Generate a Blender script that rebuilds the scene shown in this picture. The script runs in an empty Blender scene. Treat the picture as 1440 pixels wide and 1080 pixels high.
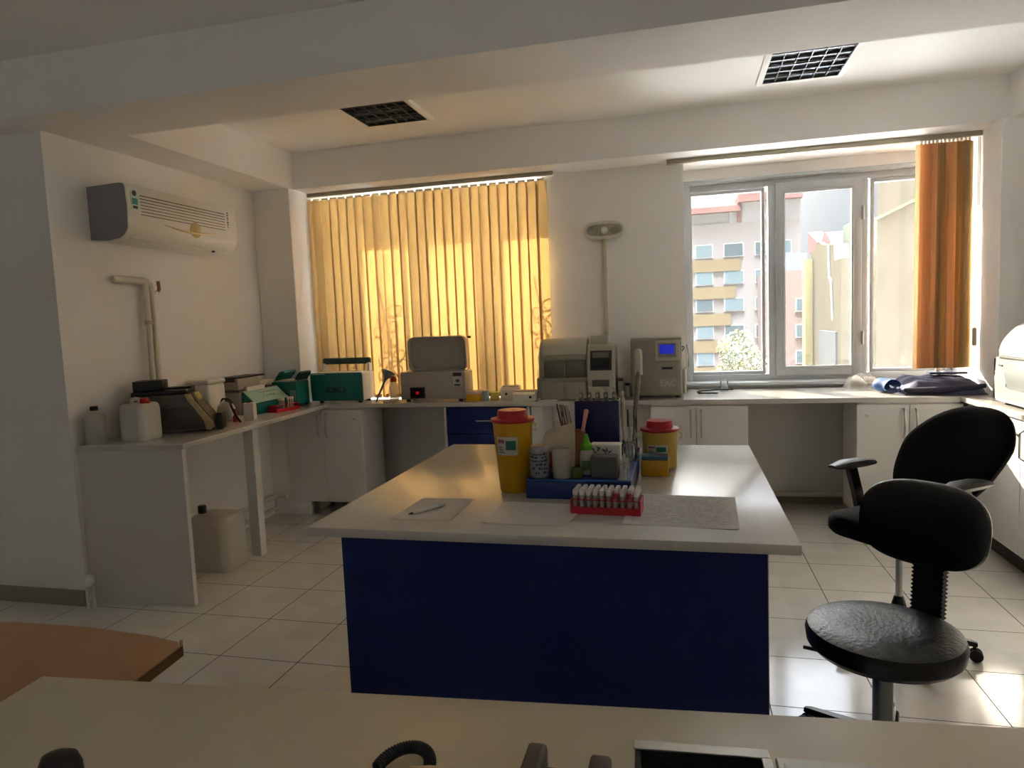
import bpy, bmesh, math, random
from mathutils import Vector, Matrix, Euler
random.seed(7)
PI = math.pi
COL = bpy.context.scene.collection
SC = bpy.context.scene

# ------------------------------------------------------------------ materials
def lin(c):
    return tuple((x / 12.92 if x <= 0.04045 else ((x + 0.055) / 1.055) ** 2.4) for x in c)

def hexc(h):
    return lin(tuple(int(h[i:i + 2], 16) / 255 for i in (0, 2, 4)))

MATS = {}
def mat(name, hexcol, rough=0.5, metal=0.0, var=0.0, scale=8.0, bump=0.0, spec=0.5, coat=0.0, trans=0.0, alpha=1.0, sheen=0.0):
    if name in MATS:
        return MATS[name]
    m = bpy.data.materials.new(name); m.use_nodes = True
    nt = m.node_tree; b = nt.nodes['Principled BSDF']
    c = hexc(hexcol)
    b.inputs['Base Color'].default_value = (*c, 1)
    b.inputs['Roughness'].default_value = rough
    b.inputs['Metallic'].default_value = metal
    b.inputs['Specular IOR Level'].default_value = spec
    b.inputs['Coat Weight'].default_value = coat
    b.inputs['Coat Roughness'].default_value = 0.17
    b.inputs['Transmission Weight'].default_value = trans
    b.inputs['Sheen Weight'].default_value = sheen
    b.inputs['Alpha'].default_value = alpha
    tc = nt.nodes.new('ShaderNodeTexCoord')
    nz = nt.nodes.new('ShaderNodeTexNoise'); nz.inputs['Scale'].default_value = scale; nz.inputs['Detail'].default_value = 4
    nt.links.new(tc.outputs['Object'], nz.inputs['Vector'])
    if var > 0:
        mx = nt.nodes.new('ShaderNodeMix'); mx.data_type = 'RGBA'
        mx.inputs[6].default_value = (*[x * (1 - var) for x in c], 1)
        mx.inputs[7].default_value = (*[min(1, x * (1 + var)) for x in c], 1)
        nt.links.new(nz.outputs['Fac'], mx.inputs[0]); nt.links.new(mx.outputs[2], b.inputs['Base Color'])
    if bump > 0:
        bp = nt.nodes.new('ShaderNodeBump'); bp.inputs['Strength'].default_value = bump; bp.inputs['Distance'].default_value = 0.01
        nt.links.new(nz.outputs['Fac'], bp.inputs['Height']); nt.links.new(bp.outputs['Normal'], b.inputs['Normal'])
    MATS[name] = m
    return m

def glass_mat(name, tint=(1, 1, 1), refl=0.5, haze=0.0):
    """thin clear pane: straight transmission, a Fresnel reflection and a little grime"""
    if name in MATS: return MATS[name]
    m = bpy.data.materials.new(name); m.use_nodes = True
    nt = m.node_tree; nt.nodes.clear()
    out = nt.nodes.new('ShaderNodeOutputMaterial')
    tr = nt.nodes.new('ShaderNodeBsdfTransparent'); tr.inputs[0].default_value = (*tint, 1)
    gl = nt.nodes.new('ShaderNodeBsdfGlossy'); gl.inputs['Roughness'].default_value = 0.03
    fr = nt.nodes.new('ShaderNodeFresnel'); fr.inputs[0].default_value = 1.45
    ml = nt.nodes.new('ShaderNodeMath'); ml.operation = 'MULTIPLY'; ml.inputs[1].default_value = refl
    mx = nt.nodes.new('ShaderNodeMixShader')
    nt.links.new(fr.outputs[0], ml.inputs[0]); nt.links.new(ml.outputs[0], mx.inputs[0])
    nt.links.new(tr.outputs[0], mx.inputs[1]); nt.links.new(gl.outputs[0], mx.inputs[2])
    last = mx
    if haze > 0:
        df = nt.nodes.new('ShaderNodeBsdfTranslucent'); df.inputs[0].default_value = (.9, .9, .9, 1)
        nz = nt.nodes.new('ShaderNodeTexNoise'); nz.inputs['Scale'].default_value = 3
        m2 = nt.nodes.new('ShaderNodeMath'); m2.operation = 'MULTIPLY'; m2.inputs[1].default_value = haze
        nt.links.new(nz.outputs['Fac'], m2.inputs[0])
        mx2 = nt.nodes.new('ShaderNodeMixShader'); nt.links.new(m2.outputs[0], mx2.inputs[0])
        nt.links.new(mx.outputs[0], mx2.inputs[1]); nt.links.new(df.outputs[0], mx2.inputs[2]); last = mx2
    nt.links.new(last.outputs[0], out.inputs[0])
    MATS[name] = m
    return m

def translucent_mat(name, hexcol, hext, mixf=0.5, clear=0.0, rough=0.4, weave=0.0):
    """thin cloth / milky plastic: diffuse + translucent"""
    if name in MATS: return MATS[name]
    m = bpy.data.materials.new(name); m.use_nodes = True
    nt = m.node_tree; nt.nodes.clear()
    out = nt.nodes.new('ShaderNodeOutputMaterial')
    d = nt.nodes.new('ShaderNodeBsdfPrincipled'); d.inputs['Base Color'].default_value = (*hexc(hexcol), 1); d.inputs['Roughness'].default_value = rough
    t = nt.nodes.new('ShaderNodeBsdfTranslucent'); t.inputs[0].default_value = (*hexc(hext), 1)
    mx = nt.nodes.new('ShaderNodeMixShader'); mx.inputs[0].default_value = mixf
    nt.links.new(d.outputs[0], mx.inputs[1]); nt.links.new(t.outputs[0], mx.inputs[2])
    if weave:
        tc = nt.nodes.new('ShaderNodeTexCoord'); mp = nt.nodes.new('ShaderNodeMapping'); mp.inputs['Scale'].default_value = (60, 60, 4)
        nz = nt.nodes.new('ShaderNodeTexNoise'); nz.inputs['Scale'].default_value = 3
        nt.links.new(tc.outputs['Object'], mp.inputs[0]); nt.links.new(mp.outputs[0], nz.inputs['Vector'])
        cm = nt.nodes.new('ShaderNodeMix'); cm.data_type = 'RGBA'
        c = hexc(hext)
        cm.inputs[6].default_value = (*[x * (1 - weave) for x in c], 1); cm.inputs[7].default_value = (*[min(1, x * (1 + weave)) for x in c], 1)
        nt.links.new(nz.outputs['Fac'], cm.inputs[0]); nt.links.new(cm.outputs[2], t.inputs[0])
    last = mx
    if clear:
        tr = nt.nodes.new('ShaderNodeBsdfTransparent'); m2 = nt.nodes.new('ShaderNodeMixShader'); m2.inputs[0].default_value = clear
        nt.links.new(mx.outputs[0], m2.inputs[1]); nt.links.new(tr.outputs[0], m2.inputs[2]); last = m2
    nt.links.new(last.outputs[0], out.inputs[0])
    MATS[name] = m
    return m

def emit_mat(name, hexcol, strength=1.0):
    m = mat(name, hexcol, 0.3)
    b = m.node_tree.nodes['Principled BSDF']
    b.inputs['Emission Color'].default_value = (*hexc(hexcol), 1); b.inputs['Emission Strength'].default_value = strength
    return m

def tile_mat():
    m = bpy.data.materials.new('floor tiles'); m.use_nodes = True
    nt = m.node_tree; b = nt.nodes['Principled BSDF']
    tc = nt.nodes.new('ShaderNodeTexCoord')
    sx = nt.nodes.new('ShaderNodeSeparateXYZ'); nt.links.new(tc.outputs['Object'], sx.inputs[0])
    def grid(sock, off, pitch, half):
        a = nt.nodes.new('ShaderNodeMath'); a.operation = 'SUBTRACT'; nt.links.new(sock, a.inputs[0]); a.inputs[1].default_value = off - pitch / 2
        p = nt.nodes.new('ShaderNodeMath'); p.operation = 'DIVIDE'; nt.links.new(a.outputs[0], p.inputs[0]); p.inputs[1].default_value = pitch
        f = nt.nodes.new('ShaderNodeMath'); f.operation = 'FRACT'; nt.links.new(p.outputs[0], f.inputs[0])
        s = nt.nodes.new('ShaderNodeMath'); s.operation = 'SUBTRACT'; nt.links.new(f.outputs[0], s.inputs[0]); s.inputs[1].default_value = 0.5
        ab = nt.nodes.new('ShaderNodeMath'); ab.operation = 'ABSOLUTE'; nt.links.new(s.outputs[0], ab.inputs[0])
        g = nt.nodes.new('ShaderNodeMath'); g.operation = 'LESS_THAN'; nt.links.new(ab.outputs[0], g.inputs[0]); g.inputs[1].default_value = half / pitch
        fl = nt.nodes.new('ShaderNodeMath'); fl.operation = 'FLOOR'; nt.links.new(p.outputs[0], fl.inputs[0])
        return g, fl
    gx, fx = grid(sx.outputs['X'], 0.71, 0.405, 0.0022)
    gy, fy = grid(sx.outputs['Y'], 3.045, 0.40, 0.0022)
    mxm = nt.nodes.new('ShaderNodeMath'); mxm.operation = 'MAXIMUM'
    nt.links.new(gx.outputs[0], mxm.inputs[0]); nt.links.new(gy.outputs[0], mxm.inputs[1])
    cb = nt.nodes.new('ShaderNodeCombineXYZ'); nt.links.new(fx.outputs[0], cb.inputs[0]); nt.links.new(fy.outputs[0], cb.inputs[1])
    wn = nt.nodes.new('ShaderNodeTexWhiteNoise'); nt.links.new(cb.outputs[0], wn.inputs['Vector'])
    nz = nt.nodes.new('ShaderNodeTexNoise'); nz.inputs['Scale'].default_value = 7; nz.inputs['Detail'].default_value = 6
    nt.links.new(tc.outputs['Object'], nz.inputs['Vector'])
    ad = nt.nodes.new('ShaderNodeMath'); ad.operation = 'MULTIPLY_ADD'; nt.links.new(wn.outputs['Value'], ad.inputs[0]); ad.inputs[1].default_value = 0.35
    nt.links.new(nz.outputs['Fac'], ad.inputs[2])
    cr = nt.nodes.new('ShaderNodeMix'); cr.data_type = 'RGBA'
    cr.inputs[6].default_value = (*hexc('c9c6be'), 1); cr.inputs[7].default_value = (*hexc('e0ddd6'), 1)
    nt.links.new(ad.outputs[0], cr.inputs[0])
    g2 = nt.nodes.new('ShaderNodeMix'); g2.data_type = 'RGBA'
    nt.links.new(mxm.outputs[0], g2.inputs[0]); nt.links.new(cr.outputs[2], g2.inputs[6]); g2.inputs[7].default_value = (*hexc('3a3835'), 1)
    nt.links.new(g2.outputs[2], b.inputs['Base Color'])
    r = nt.nodes.new('ShaderNodeMath'); r.operation = 'MULTIPLY_ADD'; nt.links.new(nz.outputs['Fac'], r.inputs[0]); r.inputs[1].default_value = 0.16; r.inputs[2].default_value = 0.06
    r2 = nt.nodes.new('ShaderNodeMath'); r2.operation = 'MAXIMUM'; nt.links.new(r.outputs[0], r2.inputs[0]); nt.links.new(mxm.outputs[0], r2.inputs[1])
    nt.links.new(r2.outputs[0], b.inputs['Roughness'])
    b.inputs['Specular IOR Level'].default_value = 0.6
    return m

WALL = mat('wall paint', 'eeebe7', 0.75, var=0.03, scale=3, bump=0.03)
CEIL = mat('ceiling paint', 'f2f1ee', 0.8, var=0.02, scale=3)
TRIM = mat('white upvc', 'a9adaf', 0.35)
SKIRT = mat('grey skirting', '8f877b', 0.5)
LAM = mat('white laminate', 'c0bcb5', 0.24, var=0.05, scale=14, spec=0.65, coat=0.45)
CAB = mat('white cabinet board', 'd9d7d4', 0.35, var=0.03, scale=5)
CABG = mat('grey cabinet board', 'd2cdc8', 0.45, var=0.03, scale=5)
BLUE = mat('blue laminate', '061d5c', 0.5, var=0.08, scale=6, spec=0.3)
CHROME = mat('brushed steel', 'b9b9b6', 0.28, metal=1.0)
BLACK = mat('black plastic', '0c0c0d', 0.42)
RUBBER = mat('black rubber', '070707', 0.6)
FABRIC = mat('black fabric', '0a0a0c', 0.9, var=0.2, scale=120, bump=0.2, sheen=0.0, spec=0.2)
LEATHER = mat('black leather', '0d0d0f', 0.33, bump=0.25, scale=70)
GLASS = glass_mat('window glass', (.97, .98, .98), 0.6, 0.003)
LABGLASS = glass_mat('laboratory glass', (.93, .95, .95), 1.0, 0.12)
CREAM = mat('cream casing', 'cfcac0', 0.42, var=0.02)
CREAMD = mat('shaded grey casing', '9d978c', 0.45)
ACW = mat('air conditioner white', 'dedad0', 0.3)
GREEN = mat('teal green enamel', '0f6a60', 0.4, var=0.06)
GREENL = mat('pale green panel', '9dbfa8', 0.45)
GREYM = mat('grey enamel', 'a49c93', 0.42, var=0.03)
DGREY = mat('dark grey casing', '5c574f', 0.5, var=0.05)
YEL = mat('yellow plastic', 'cc9600', 0.42, var=0.04)
RED = mat('red plastic', 'b01422', 0.35)
MILK = translucent_mat('milky plastic', 'dcd9d0', 'd9d6cc', 0.35, 0.0, 0.35)
MILKC = translucent_mat('cloudy clear plastic', 'd8d6cf', 'd0cec6', 0.4, 0.35, 0.3)
PAPER = translucent_mat('paper sheet', 'e6e3e0', 'd4d0cc', 0.15, 0.0, 0.8)
SLATM = translucent_mat('ochre blind cloth', 'b0946a', '8a6c40', 0.62, 0.0, 0.8, 0.12)
SLATO = translucent_mat('orange blind cloth', 'c79a70', 'c49a70', 0.6, 0.0, 0.8, 0.12)
WOOD = mat('orange beech board', 'a67c55', 0.45, var=0.12, scale=6)
WOODE = mat('dark board edge', '7c5a35', 0.5)
PIPE = mat('painted pipe', 'd8d1c2', 0.45)
COPPER = mat('copper pipe', '8a5a3c', 0.4, metal=0.6)

# ------------------------------------------------------------------ mesh helpers
class MB:
    def __init__(s):
        s.bm = bmesh.new()
    def _add(s, tb, M=None):
        if M is not None: bmesh.ops.transform(tb, matrix=M, verts=tb.verts)
        me = bpy.data.meshes.new('tmp'); tb.to_mesh(me); tb.free()
        s.bm.from_mesh(me); bpy.data.meshes.remove(me)
        return s
    def box(s, x0, x1, y0, y1, z0, z1, bev=0.0, seg=2, M=None):
        tb = bmesh.new()
        bmesh.ops.create_cube(tb, size=1)
        for v in tb.verts:
            v.co = Vector(((x0 + x1) / 2 + v.co.x * (x1 - x0), (y0 + y1) / 2 + v.co.y * (y1 - y0), (z0 + z1) / 2 + v.co.z * (z1 - z0)))
        if bev > 0:
            bmesh.ops.bevel(tb, geom=list(tb.edges), offset=min(bev, 0.48 * min(abs(x1 - x0), abs(y1 - y0), abs(z1 - z0))), segments=seg, affect='EDGES', profile=0.5)
        return s._add(tb, M)
    def lathe(s, prof, cx=0, cy=0, n=28, M=None, sx=1.0, sy=1.0):
        tb = bmesh.new(); rings = []
        for r, z in prof:
            if r < 1e-5: rings.append([tb.verts.new((cx, cy, z))])
            else: rings.append([tb.verts.new((cx + sx * r * math.cos(2 * PI * k / n), cy + sy * r * math.sin(2 * PI * k / n), z)) for k in range(n)])
        for a, b in zip(rings, rings[1:]):
            for k in range(n):
                k2 = (k + 1) % n
                if len(a) == 1 and len(b) == 1: break
                if len(a) == 1: tb.faces.new((a[0], b[k2], b[k]))
                elif len(b) == 1: tb.faces.new((a[k], a[k2], b[0]))
                else: tb.faces.new((a[k], a[k2], b[k2], b[k]))
        return s._add(tb, M)
    def cyl(s, p0, p1, r0, r1=None, n=20):
        p0, p1 = Vector(p0), Vector(p1); r1 = r0 if r1 is None else r1
        L = (p1 - p0).length
        M = Matrix.Translation(p0) @ (p1 - p0).to_track_quat('Z', 'Y').to_matrix().to_4x4()
        return s.lathe([(0, 0), (r0, 0), (r1, L), (0, L)], n=n, M=M)
    def tube(s, pts, r, n=10, closed=False, rad=None):
        tb = bmesh.new(); pts = [Vector(p) for p in pts]; rings = []
        N = len(pts); up = Vector((0.123, 0.31, 0.94)).normalized(); prev = None
        for i, p in enumerate(pts):
            if closed: t = pts[(i + 1) % N] - pts[i - 1]
            else: t = pts[min(i + 1, N - 1)] - pts[max(i - 1, 0)]
            t.normalize()
            if prev is None: a = t.cross(up).normalized()
            else: a = (prev - t * prev.dot(t)).normalized()
            prev = a; b = t.cross(a)
            rr = rad[i] if rad else r
            rings.append([tb.verts.new(p + (a * math.cos(2 * PI * k / n) + b * math.sin(2 * PI * k / n)) * rr) for k in range(n)])
        prs = list(zip(rings, rings[1:])) + ([(rings[-1], rings[0])] if closed else [])
        for a, b in prs:
            for k in range(n): tb.faces.new((a[k], a[(k + 1) % n], b[(k + 1) % n], b[k]))
        if not closed:
            tb.faces.new(rings[0][::-1]); tb.faces.new(rings[-1])
        return s._add(tb)
    def prism(s, out, axis, a0, a1, bev=0.0, seg=2, M=None):
        """outline in the two other axes (order x,y,z) pushed along axis"""
        tb = bmesh.new()
        def P(u, v, a): return {'x': (a, u, v), 'y': (u, a, v), 'z': (u, v, a)}[axis]
        A = [tb.verts.new(P(u, v, a0)) for u, v in out]; B = [tb.verts.new(P(u, v, a1)) for u, v in out]
        n = len(out)
        fa = tb.faces.new(A); fb = tb.faces.new(B[::-1])
        for k in range(n): tb.faces.new((A[k], B[k], B[(k + 1) % n], A[(k + 1) % n]))
        if bev > 0:
            ed = list(fa.edges) + list(fb.edges)
            bmesh.ops.bevel(tb, geom=ed, offset=bev, segments=seg, affect='EDGES', profile=0.5)
        bmesh.ops.recalc_face_normals(tb, faces=tb.faces)
        return s._add(tb, M)
    def loft(s, rings, cap=True, closed=True):
        tb = bmesh.new(); R = [[tb.verts.new(p) for p in r] for r in rings]; n = len(R[0])
        for a, b in zip(R, R[1:]):
            for k in range(n if closed else n - 1): tb.faces.new((a[k], a[(k + 1) % n], b[(k + 1) % n], b[k]))
        if cap:
            tb.faces.new(R[0][::-1]); tb.faces.new(R[-1])
        return s._add(tb)
    def poly(s, vs):
        tb = bmesh.new(); tb.faces.new([tb.verts.new(v) for v in vs]); return s._add(tb)
    def build(s, name, m, parent=None, loc=(0, 0, 0), rotz=0.0, ang=35, rot=None, fix=True):
        bmesh.ops.remove_doubles(s.bm, verts=s.bm.verts, dist=1e-6)
        if fix: bmesh.ops.recalc_face_normals(s.bm, faces=s.bm.faces)
        me = bpy.data.meshes.new(name); s.bm.to_mesh(me); s.bm.free()
        me.shade_smooth(); me.set_sharp_from_angle(angle=math.radians(ang))
        me.materials.append(m)
        o = bpy.data.objects.new(name, me); COL.objects.link(o)
        o.location = loc; o.rotation_euler = rot if rot else (0, 0, rotz)
        if parent: o.parent = parent
        return o

def tag(o, label, cat, group=None, kind=None):
    o['label'] = label; o['category'] = cat
    if group: o['group'] = group
    if kind: o['kind'] = kind
    return o
def thing(name, label, cat, loc=(0, 0, 0), rotz=0.0, group=None):
    o = bpy.data.objects.new(name, None); COL.objects.link(o); o.empty_display_size = 0.05
    o.location = loc; o.rotation_euler = (0, 0, rotz)
    return tag(o, label, cat, group)
def struct(name, mb, m, parent=None):
    o = mb.build(name, m, parent)
    if parent is None: o['kind'] = 'structure'
    return o
def dup(root, loc, rotz=None, label=None):
    r = root.copy(); COL.objects.link(r); r.location = loc
    if rotz is not None: r.rotation_euler = (0, 0, rotz)
    if label: r['label'] = label
    for ch in list(root.children):
        c = ch.copy(); COL.objects.link(c); c.parent = r
        for g in list(ch.children):
            d = g.copy(); COL.objects.link(d); d.parent = c
    return r
def text(body, size, loc, rot, m, parent, name='lettering', ext=0.0006, align='CENTER'):
    cu = bpy.data.curves.new(name, 'FONT'); cu.body = body; cu.size = size; cu.extrude = ext; cu.align_x = align; cu.align_y = 'CENTER'
    t = bpy.data.objects.new(name, cu); COL.objects.link(t)
    bpy.context.view_layer.update()
    me = bpy.data.meshes.new_from_object(t.evaluated_get(bpy.context.evaluated_depsgraph_get()))
    bpy.data.objects.remove(t); bpy.data.curves.remove(cu)
    me.materials.clear(); me.materials.append(m)
    o = bpy.data.objects.new(name, me); COL.objects.link(o); o.location = loc; o.rotation_euler = rot; o.parent = parent
    return o
FRONT = (PI / 2, 0, 0)                 # lettering that faces -Y
def rrect(w, h, r, n=6, cx=0, cy=0):
    pts = []
    for sx, sy, a0 in ((1, 1, 0), (-1, 1, 90), (-1, -1, 180), (1, -1, 270)):
        for k in range(n + 1):
            a = math.radians(a0 + 90 * k / n)
            pts.append((cx + sx * (w / 2 - r) + r * math.cos(a), cy + sy * (h / 2 - r) + r * math.sin(a)))
    return pts
SUN_E, SKY_E, SKY_TOP, AUREOLE, ZENITH, EXPOSURE = 2.9, 0.50, 2.6, 7.5, 1200.0, 2.9
CT = 0.9135                            # worktop height
CEILZ = 2.90
BZ = 2.62                              # underside of the beams

# ------------------------------------------------------------------ room shell
XL, XR, YB = -3.29, 2.42, 5.95         # wall with the air conditioner, opposite wall, outer face of the window wall
YN = -2.6                              # wall behind the photographer
WX0, WX1 = -2.965, 1.925               # inner faces of the two corner columns
P0, P1 = -1.02, 0.036                  # pier between the windows
WY = 5.62                              # window plane
WH, WS = 2.50, 0.97                    # window head and sill heights

struct('floor', MB().box(-5.2, XR + .2, YN - .2, YB, -0.12, 0), tile_mat())
struct('ceiling', MB().box(-5.2, XR + .2, YN - .2, YB, CEILZ, CEILZ + .15), CEIL)
struct('wall_left', MB().box(XL - .25, XL, 3.04, YB, 0, CEILZ), WALL)
struct('wall_left_return', MB().box(-5.2, XL - .25, 3.04, 3.3, 0, CEILZ), WALL)
struct('wall_far_left', MB().box(-5.2, -5.0, YN, 3.04, 0, CEILZ), WALL)
struct('wall_right', MB().box(XR, XR + .2, YN, YB, 0, CEILZ), WALL)
wn = MB(); RX0, RX1, RZ0, RZ1 = -2.9, .2, 1.1, 2.05  # opening for the added fill window
wn.box(-5.0, RX0, YN - .2, YN, 0, CEILZ); wn.box(RX1, XR, YN - .2, YN, 0, CEILZ)
wn.box(RX0, RX1, YN - .2, YN, 0, RZ0); wn.box(RX0, RX1, YN - .2, YN, RZ1, CEILZ)
struct('wall_near', wn, WALL)
struct('wall_back', MB().box(P0, P1, 5.29, YB, 0, BZ), WALL)
for a_, b_, nm_ in ((WX0, P0, 'left'), (P1, WX1, 'right')):
    struct('wall_back_%s' % nm_, MB().box(a_, b_, WY, YB, 0, WS - .03), WALL)
    struct('wall_back_%s_head' % nm_, MB().box(a_, b_, WY, YB, WH, BZ), WALL)
struct('wall_column_left', MB().box(XL, WX0, 4.895, YB, 0, BZ, .004, 1), WALL)
struct('wall_column_right', MB().box(WX1, XR, 4.895, YB, 0, BZ, .004, 1), WALL)
struct('ceiling_beam_back', MB().box(WX0, 1.99, 4.965, YB, BZ, CEILZ), WALL)
struct('ceiling_beam_left', MB().box(XL, WX0, 3.29, YB, BZ, CEILZ), WALL)
struct('ceiling_beam_right', MB().box(1.99, XR, 3.29, YB, BZ, CEILZ), WALL)
struct('ceiling_beam_front', MB().box(-5.0, XR, 2.84, 3.29, BZ, CEILZ), WALL)
struct('baseboard_left', MB().box(-5.0, XL, 3.025, 3.04, 0, .092, .003, 1), SKIRT)
struct('baseboard_back', MB().box(WX0, WX1, WY - .012, WY, 0, .09, .003, 1), SKIRT)
struct('trim_1', MB().box(P1, WX1, WY - .035, WY, WH + .004, WH + .03, .004, 1), TRIM)
struct('trim_2', MB().box(WX0, P0, WY - .035, WY, WH + .004, WH + .03, .004, 1), TRIM)
struct('trim_3', MB().box(P1, WX1, WY - .09, WY + .06, WS - .03, WS - .004, .005, 2), TRIM)
struct('trim_4', MB().box(WX0, P0, WY - .09, WY + .06, WS - .03, WS - .004, .005, 2), TRIM)

def frame_bars(mb, x0, x1, z0, z1, y0, y1, t, bev=.006):
    mb.box(x0, x0 + t, y0, y1, z0, z1, bev); mb.box(x1 - t, x1, y0, y1, z0, z1, bev)
    mb.box(x0 + t - .004, x1 - t + .004, y0, y1, z0, z0 + t, bev); mb.box(x0 + t - .004, x1 - t + .004, y0, y1, z1 - t, z1, bev)
    return mb

def window(n, x0, x1, cuts, sash):
    """cuts: glass spans; sash: index of the opening casement"""
    root = bpy.data.objects.new('window_%d' % n, None); COL.objects.link(root); root['kind'] = 'structure'
    root.location = ((x0 + x1) / 2, WY, WS)
    off = Vector(root.location)
    def b(mb, name, m, par=root): 
        o = mb.build(name, m, par); 
        return o
    def S(mb):
        bmesh.ops.translate(mb.bm, verts=mb.bm.verts, vec=-off); return mb
    f = MB()
    frame_bars(f, x0, x1, WS, WH, WY, WY + .07, .05)
    edges = [c for c in cuts]
    posts = [(cuts[0][1], cuts[1][0]), (cuts[1][1], cuts[2][0])]
    for a, c in posts:
        m_ = (a + c) / 2
        f.box(m_ - .035, m_ + .035, WY, WY + .07, WS + .04, WH - .04, .006)
    for i, (a, c) in enumerate(cuts):
        if i != sash: frame_bars(f, a - .02, c + .02, 1.02, 2.445, WY + .012, WY + .06, .026, .005)
    b(S(f), 'window_frame', TRIM)
    for i, (a, c) in enumerate(cuts):
        if i == sash:
            s = MB(); frame_bars(s, a - .062, c + .068, 1.005, 2.465, WY - .022, WY + .04, .068, .008)
            frame_bars(s, a - .014, c + .014, 1.06, 2.40, WY - .028, WY - .015, .02, .005)
            so = b(S(s), 'sash', TRIM)
            h = MB().box(a - .045, a - .018, WY - .034, WY - .020, 1.66, 1.76, .004); h.box(a - .040, a - .022, WY - .062, WY - .045, 1.60, 1.73, .006); h.cyl((a - .031, WY - .05, 1.72), (a - .031, WY - .02, 1.72), .008)
            S(h).build('window_handle', TRIM, so)
            for zz in (1.28, 2.20):
                hg = MB().cyl((c + .074, WY - .026, zz - .05), (c + .074, WY - .026, zz + .05), .009, n=10); S(hg).build('hinge', CHROME, so)
            g = MB().box(a - .005, c + .005, WY + .008, WY + .014, 1.065, 2.39)
            S(g).build('pane', GLASS, so)
        else:
            g = MB().box(a - .005, c + .005, WY + .036, WY + .042, 1.035, 2.43)
            b(S(g), 'pane', GLASS)
    return root
w2 = window(2, P1, WX1, [(.089, .617), (.771, 1.243), (1.393, 1.868)], 1)
w1 = window(1, WX0, P0, [(-2.905, -2.44), (-2.22, -1.80), (-1.62, -1.075)], 1)

# made-up window behind the photographer, added out of view for fill light
r3 = bpy.data.objects.new('window_3', None); COL.objects.link(r3); r3['kind'] = 'structure'; r3.location = (0, YN, 0)
f = frame_bars(MB(), RX0, RX1, RZ0, RZ1, -.12, -.05, .05)
for k in range(1, 5):
    x = RX0 + (RX1 - RX0) * k / 5; f.box(x - .035, x + .035, -.12, -.05, RZ0 + .04, RZ1 - .04, .006)
f.build('window_frame', TRIM, r3)
for k in range(5):
    MB().box(RX0 + .04 + (RX1 - RX0 - .04) * k / 5, RX0 - .0 + (RX1 - RX0) * (k + 1) / 5 - .03, -.09, -.084, RZ0 + .045, RZ1 - .045).build('pane', GLASS, r3)

# line drawing stuck on the glass behind the ochre blind: loose sprays of leaves
def sprays(x, z0, h, seed):
    rnd = random.Random(seed); mb = MB(); y = WY + .033
    stem = [Vector((x + .05 * math.sin(t * 4), y, z0 + h * t)) for t in [i / 16 for i in range(17)]]
    mb.tube(stem, .008, 6)
    for k in range(11):
        p = stem[2 + k]; s = -1 if k % 2 else 1; L = rnd.uniform(.06, .15)
        loop = []
        for i in range(15):
            a = 2 * PI * i / 14
            loop.append(p + Vector((s * (L / 2 - L / 2 * math.cos(a)), 0, .045 * math.sin(a) + .3 * L * (1 - math.cos(a)) / 2)))
        mb.tube(loop, .0065, 6)
        c = [p + Vector((s * L * t, 0, .02 * math.sin(t * 9) - .03 * t)) for t in [i / 8 for i in range(9)]]
        mb.tube(c, .0065, 6)
    return mb
for i, (x, z, h, who) in enumerate([(-2.63, 1.12, .95, 'on the pane above the green centrifuge'), (-1.33, 1.12, .95, 'on the pane beside the pier')]):
    o = sprays(x, z, h, 3 + i).build('window_drawing', mat('drawing line', '5b4a35', .7))
    tag(o, 'leafy line drawing behind the ochre blind, ' + who, 'window decoration', 'line drawings on the window glass')

# ------------------------------------------------------------------ pipes along the skirting, round valve cap
o = MB().tube([(XL + .04, 3.20, .16), (XL + .04, 4.87, .16), (XL + .07, 4.872, .165), (XL + .14, 4.872, .165)], .02, 10)
o.tube([(XL + .04, 3.20, .07), (XL + .04, 4.87, .06)], .014, 10)
tag(o.build('heating_pipe', PIPE), 'cream heating pipe running low along the wall under the side counter', 'pipe')
o = MB().tube([(WX0 + .05, 5.57, .085), (WX1 - .03, 5.57, .085)], .022, 10)
tag(o.build('heating_pipe', PIPE), 'pale heating pipe running low along the window wall behind the cabinets', 'pipe')
t = thing('radiator_valve', 'small white round valve cap on two short pipes at the wall corner', 'valve', (-3.22, 3.0, 0))
v = MB().lathe([(0, .135), (.016, .137), (.026, .15), (.03, .17), (.026, .19), (.012, .2), (0, .2)]); v.build('valve_cap', mat('valve white', 'e8e4da', .3), t)
MB().cyl((-.018, 0, 0), (-.018, 0, .14), .009).build('pipe', PIPE, t); MB().cyl((.016, .008, 0), (.016, .008, .14), .009).build('pipe', PIPE, t)

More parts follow.
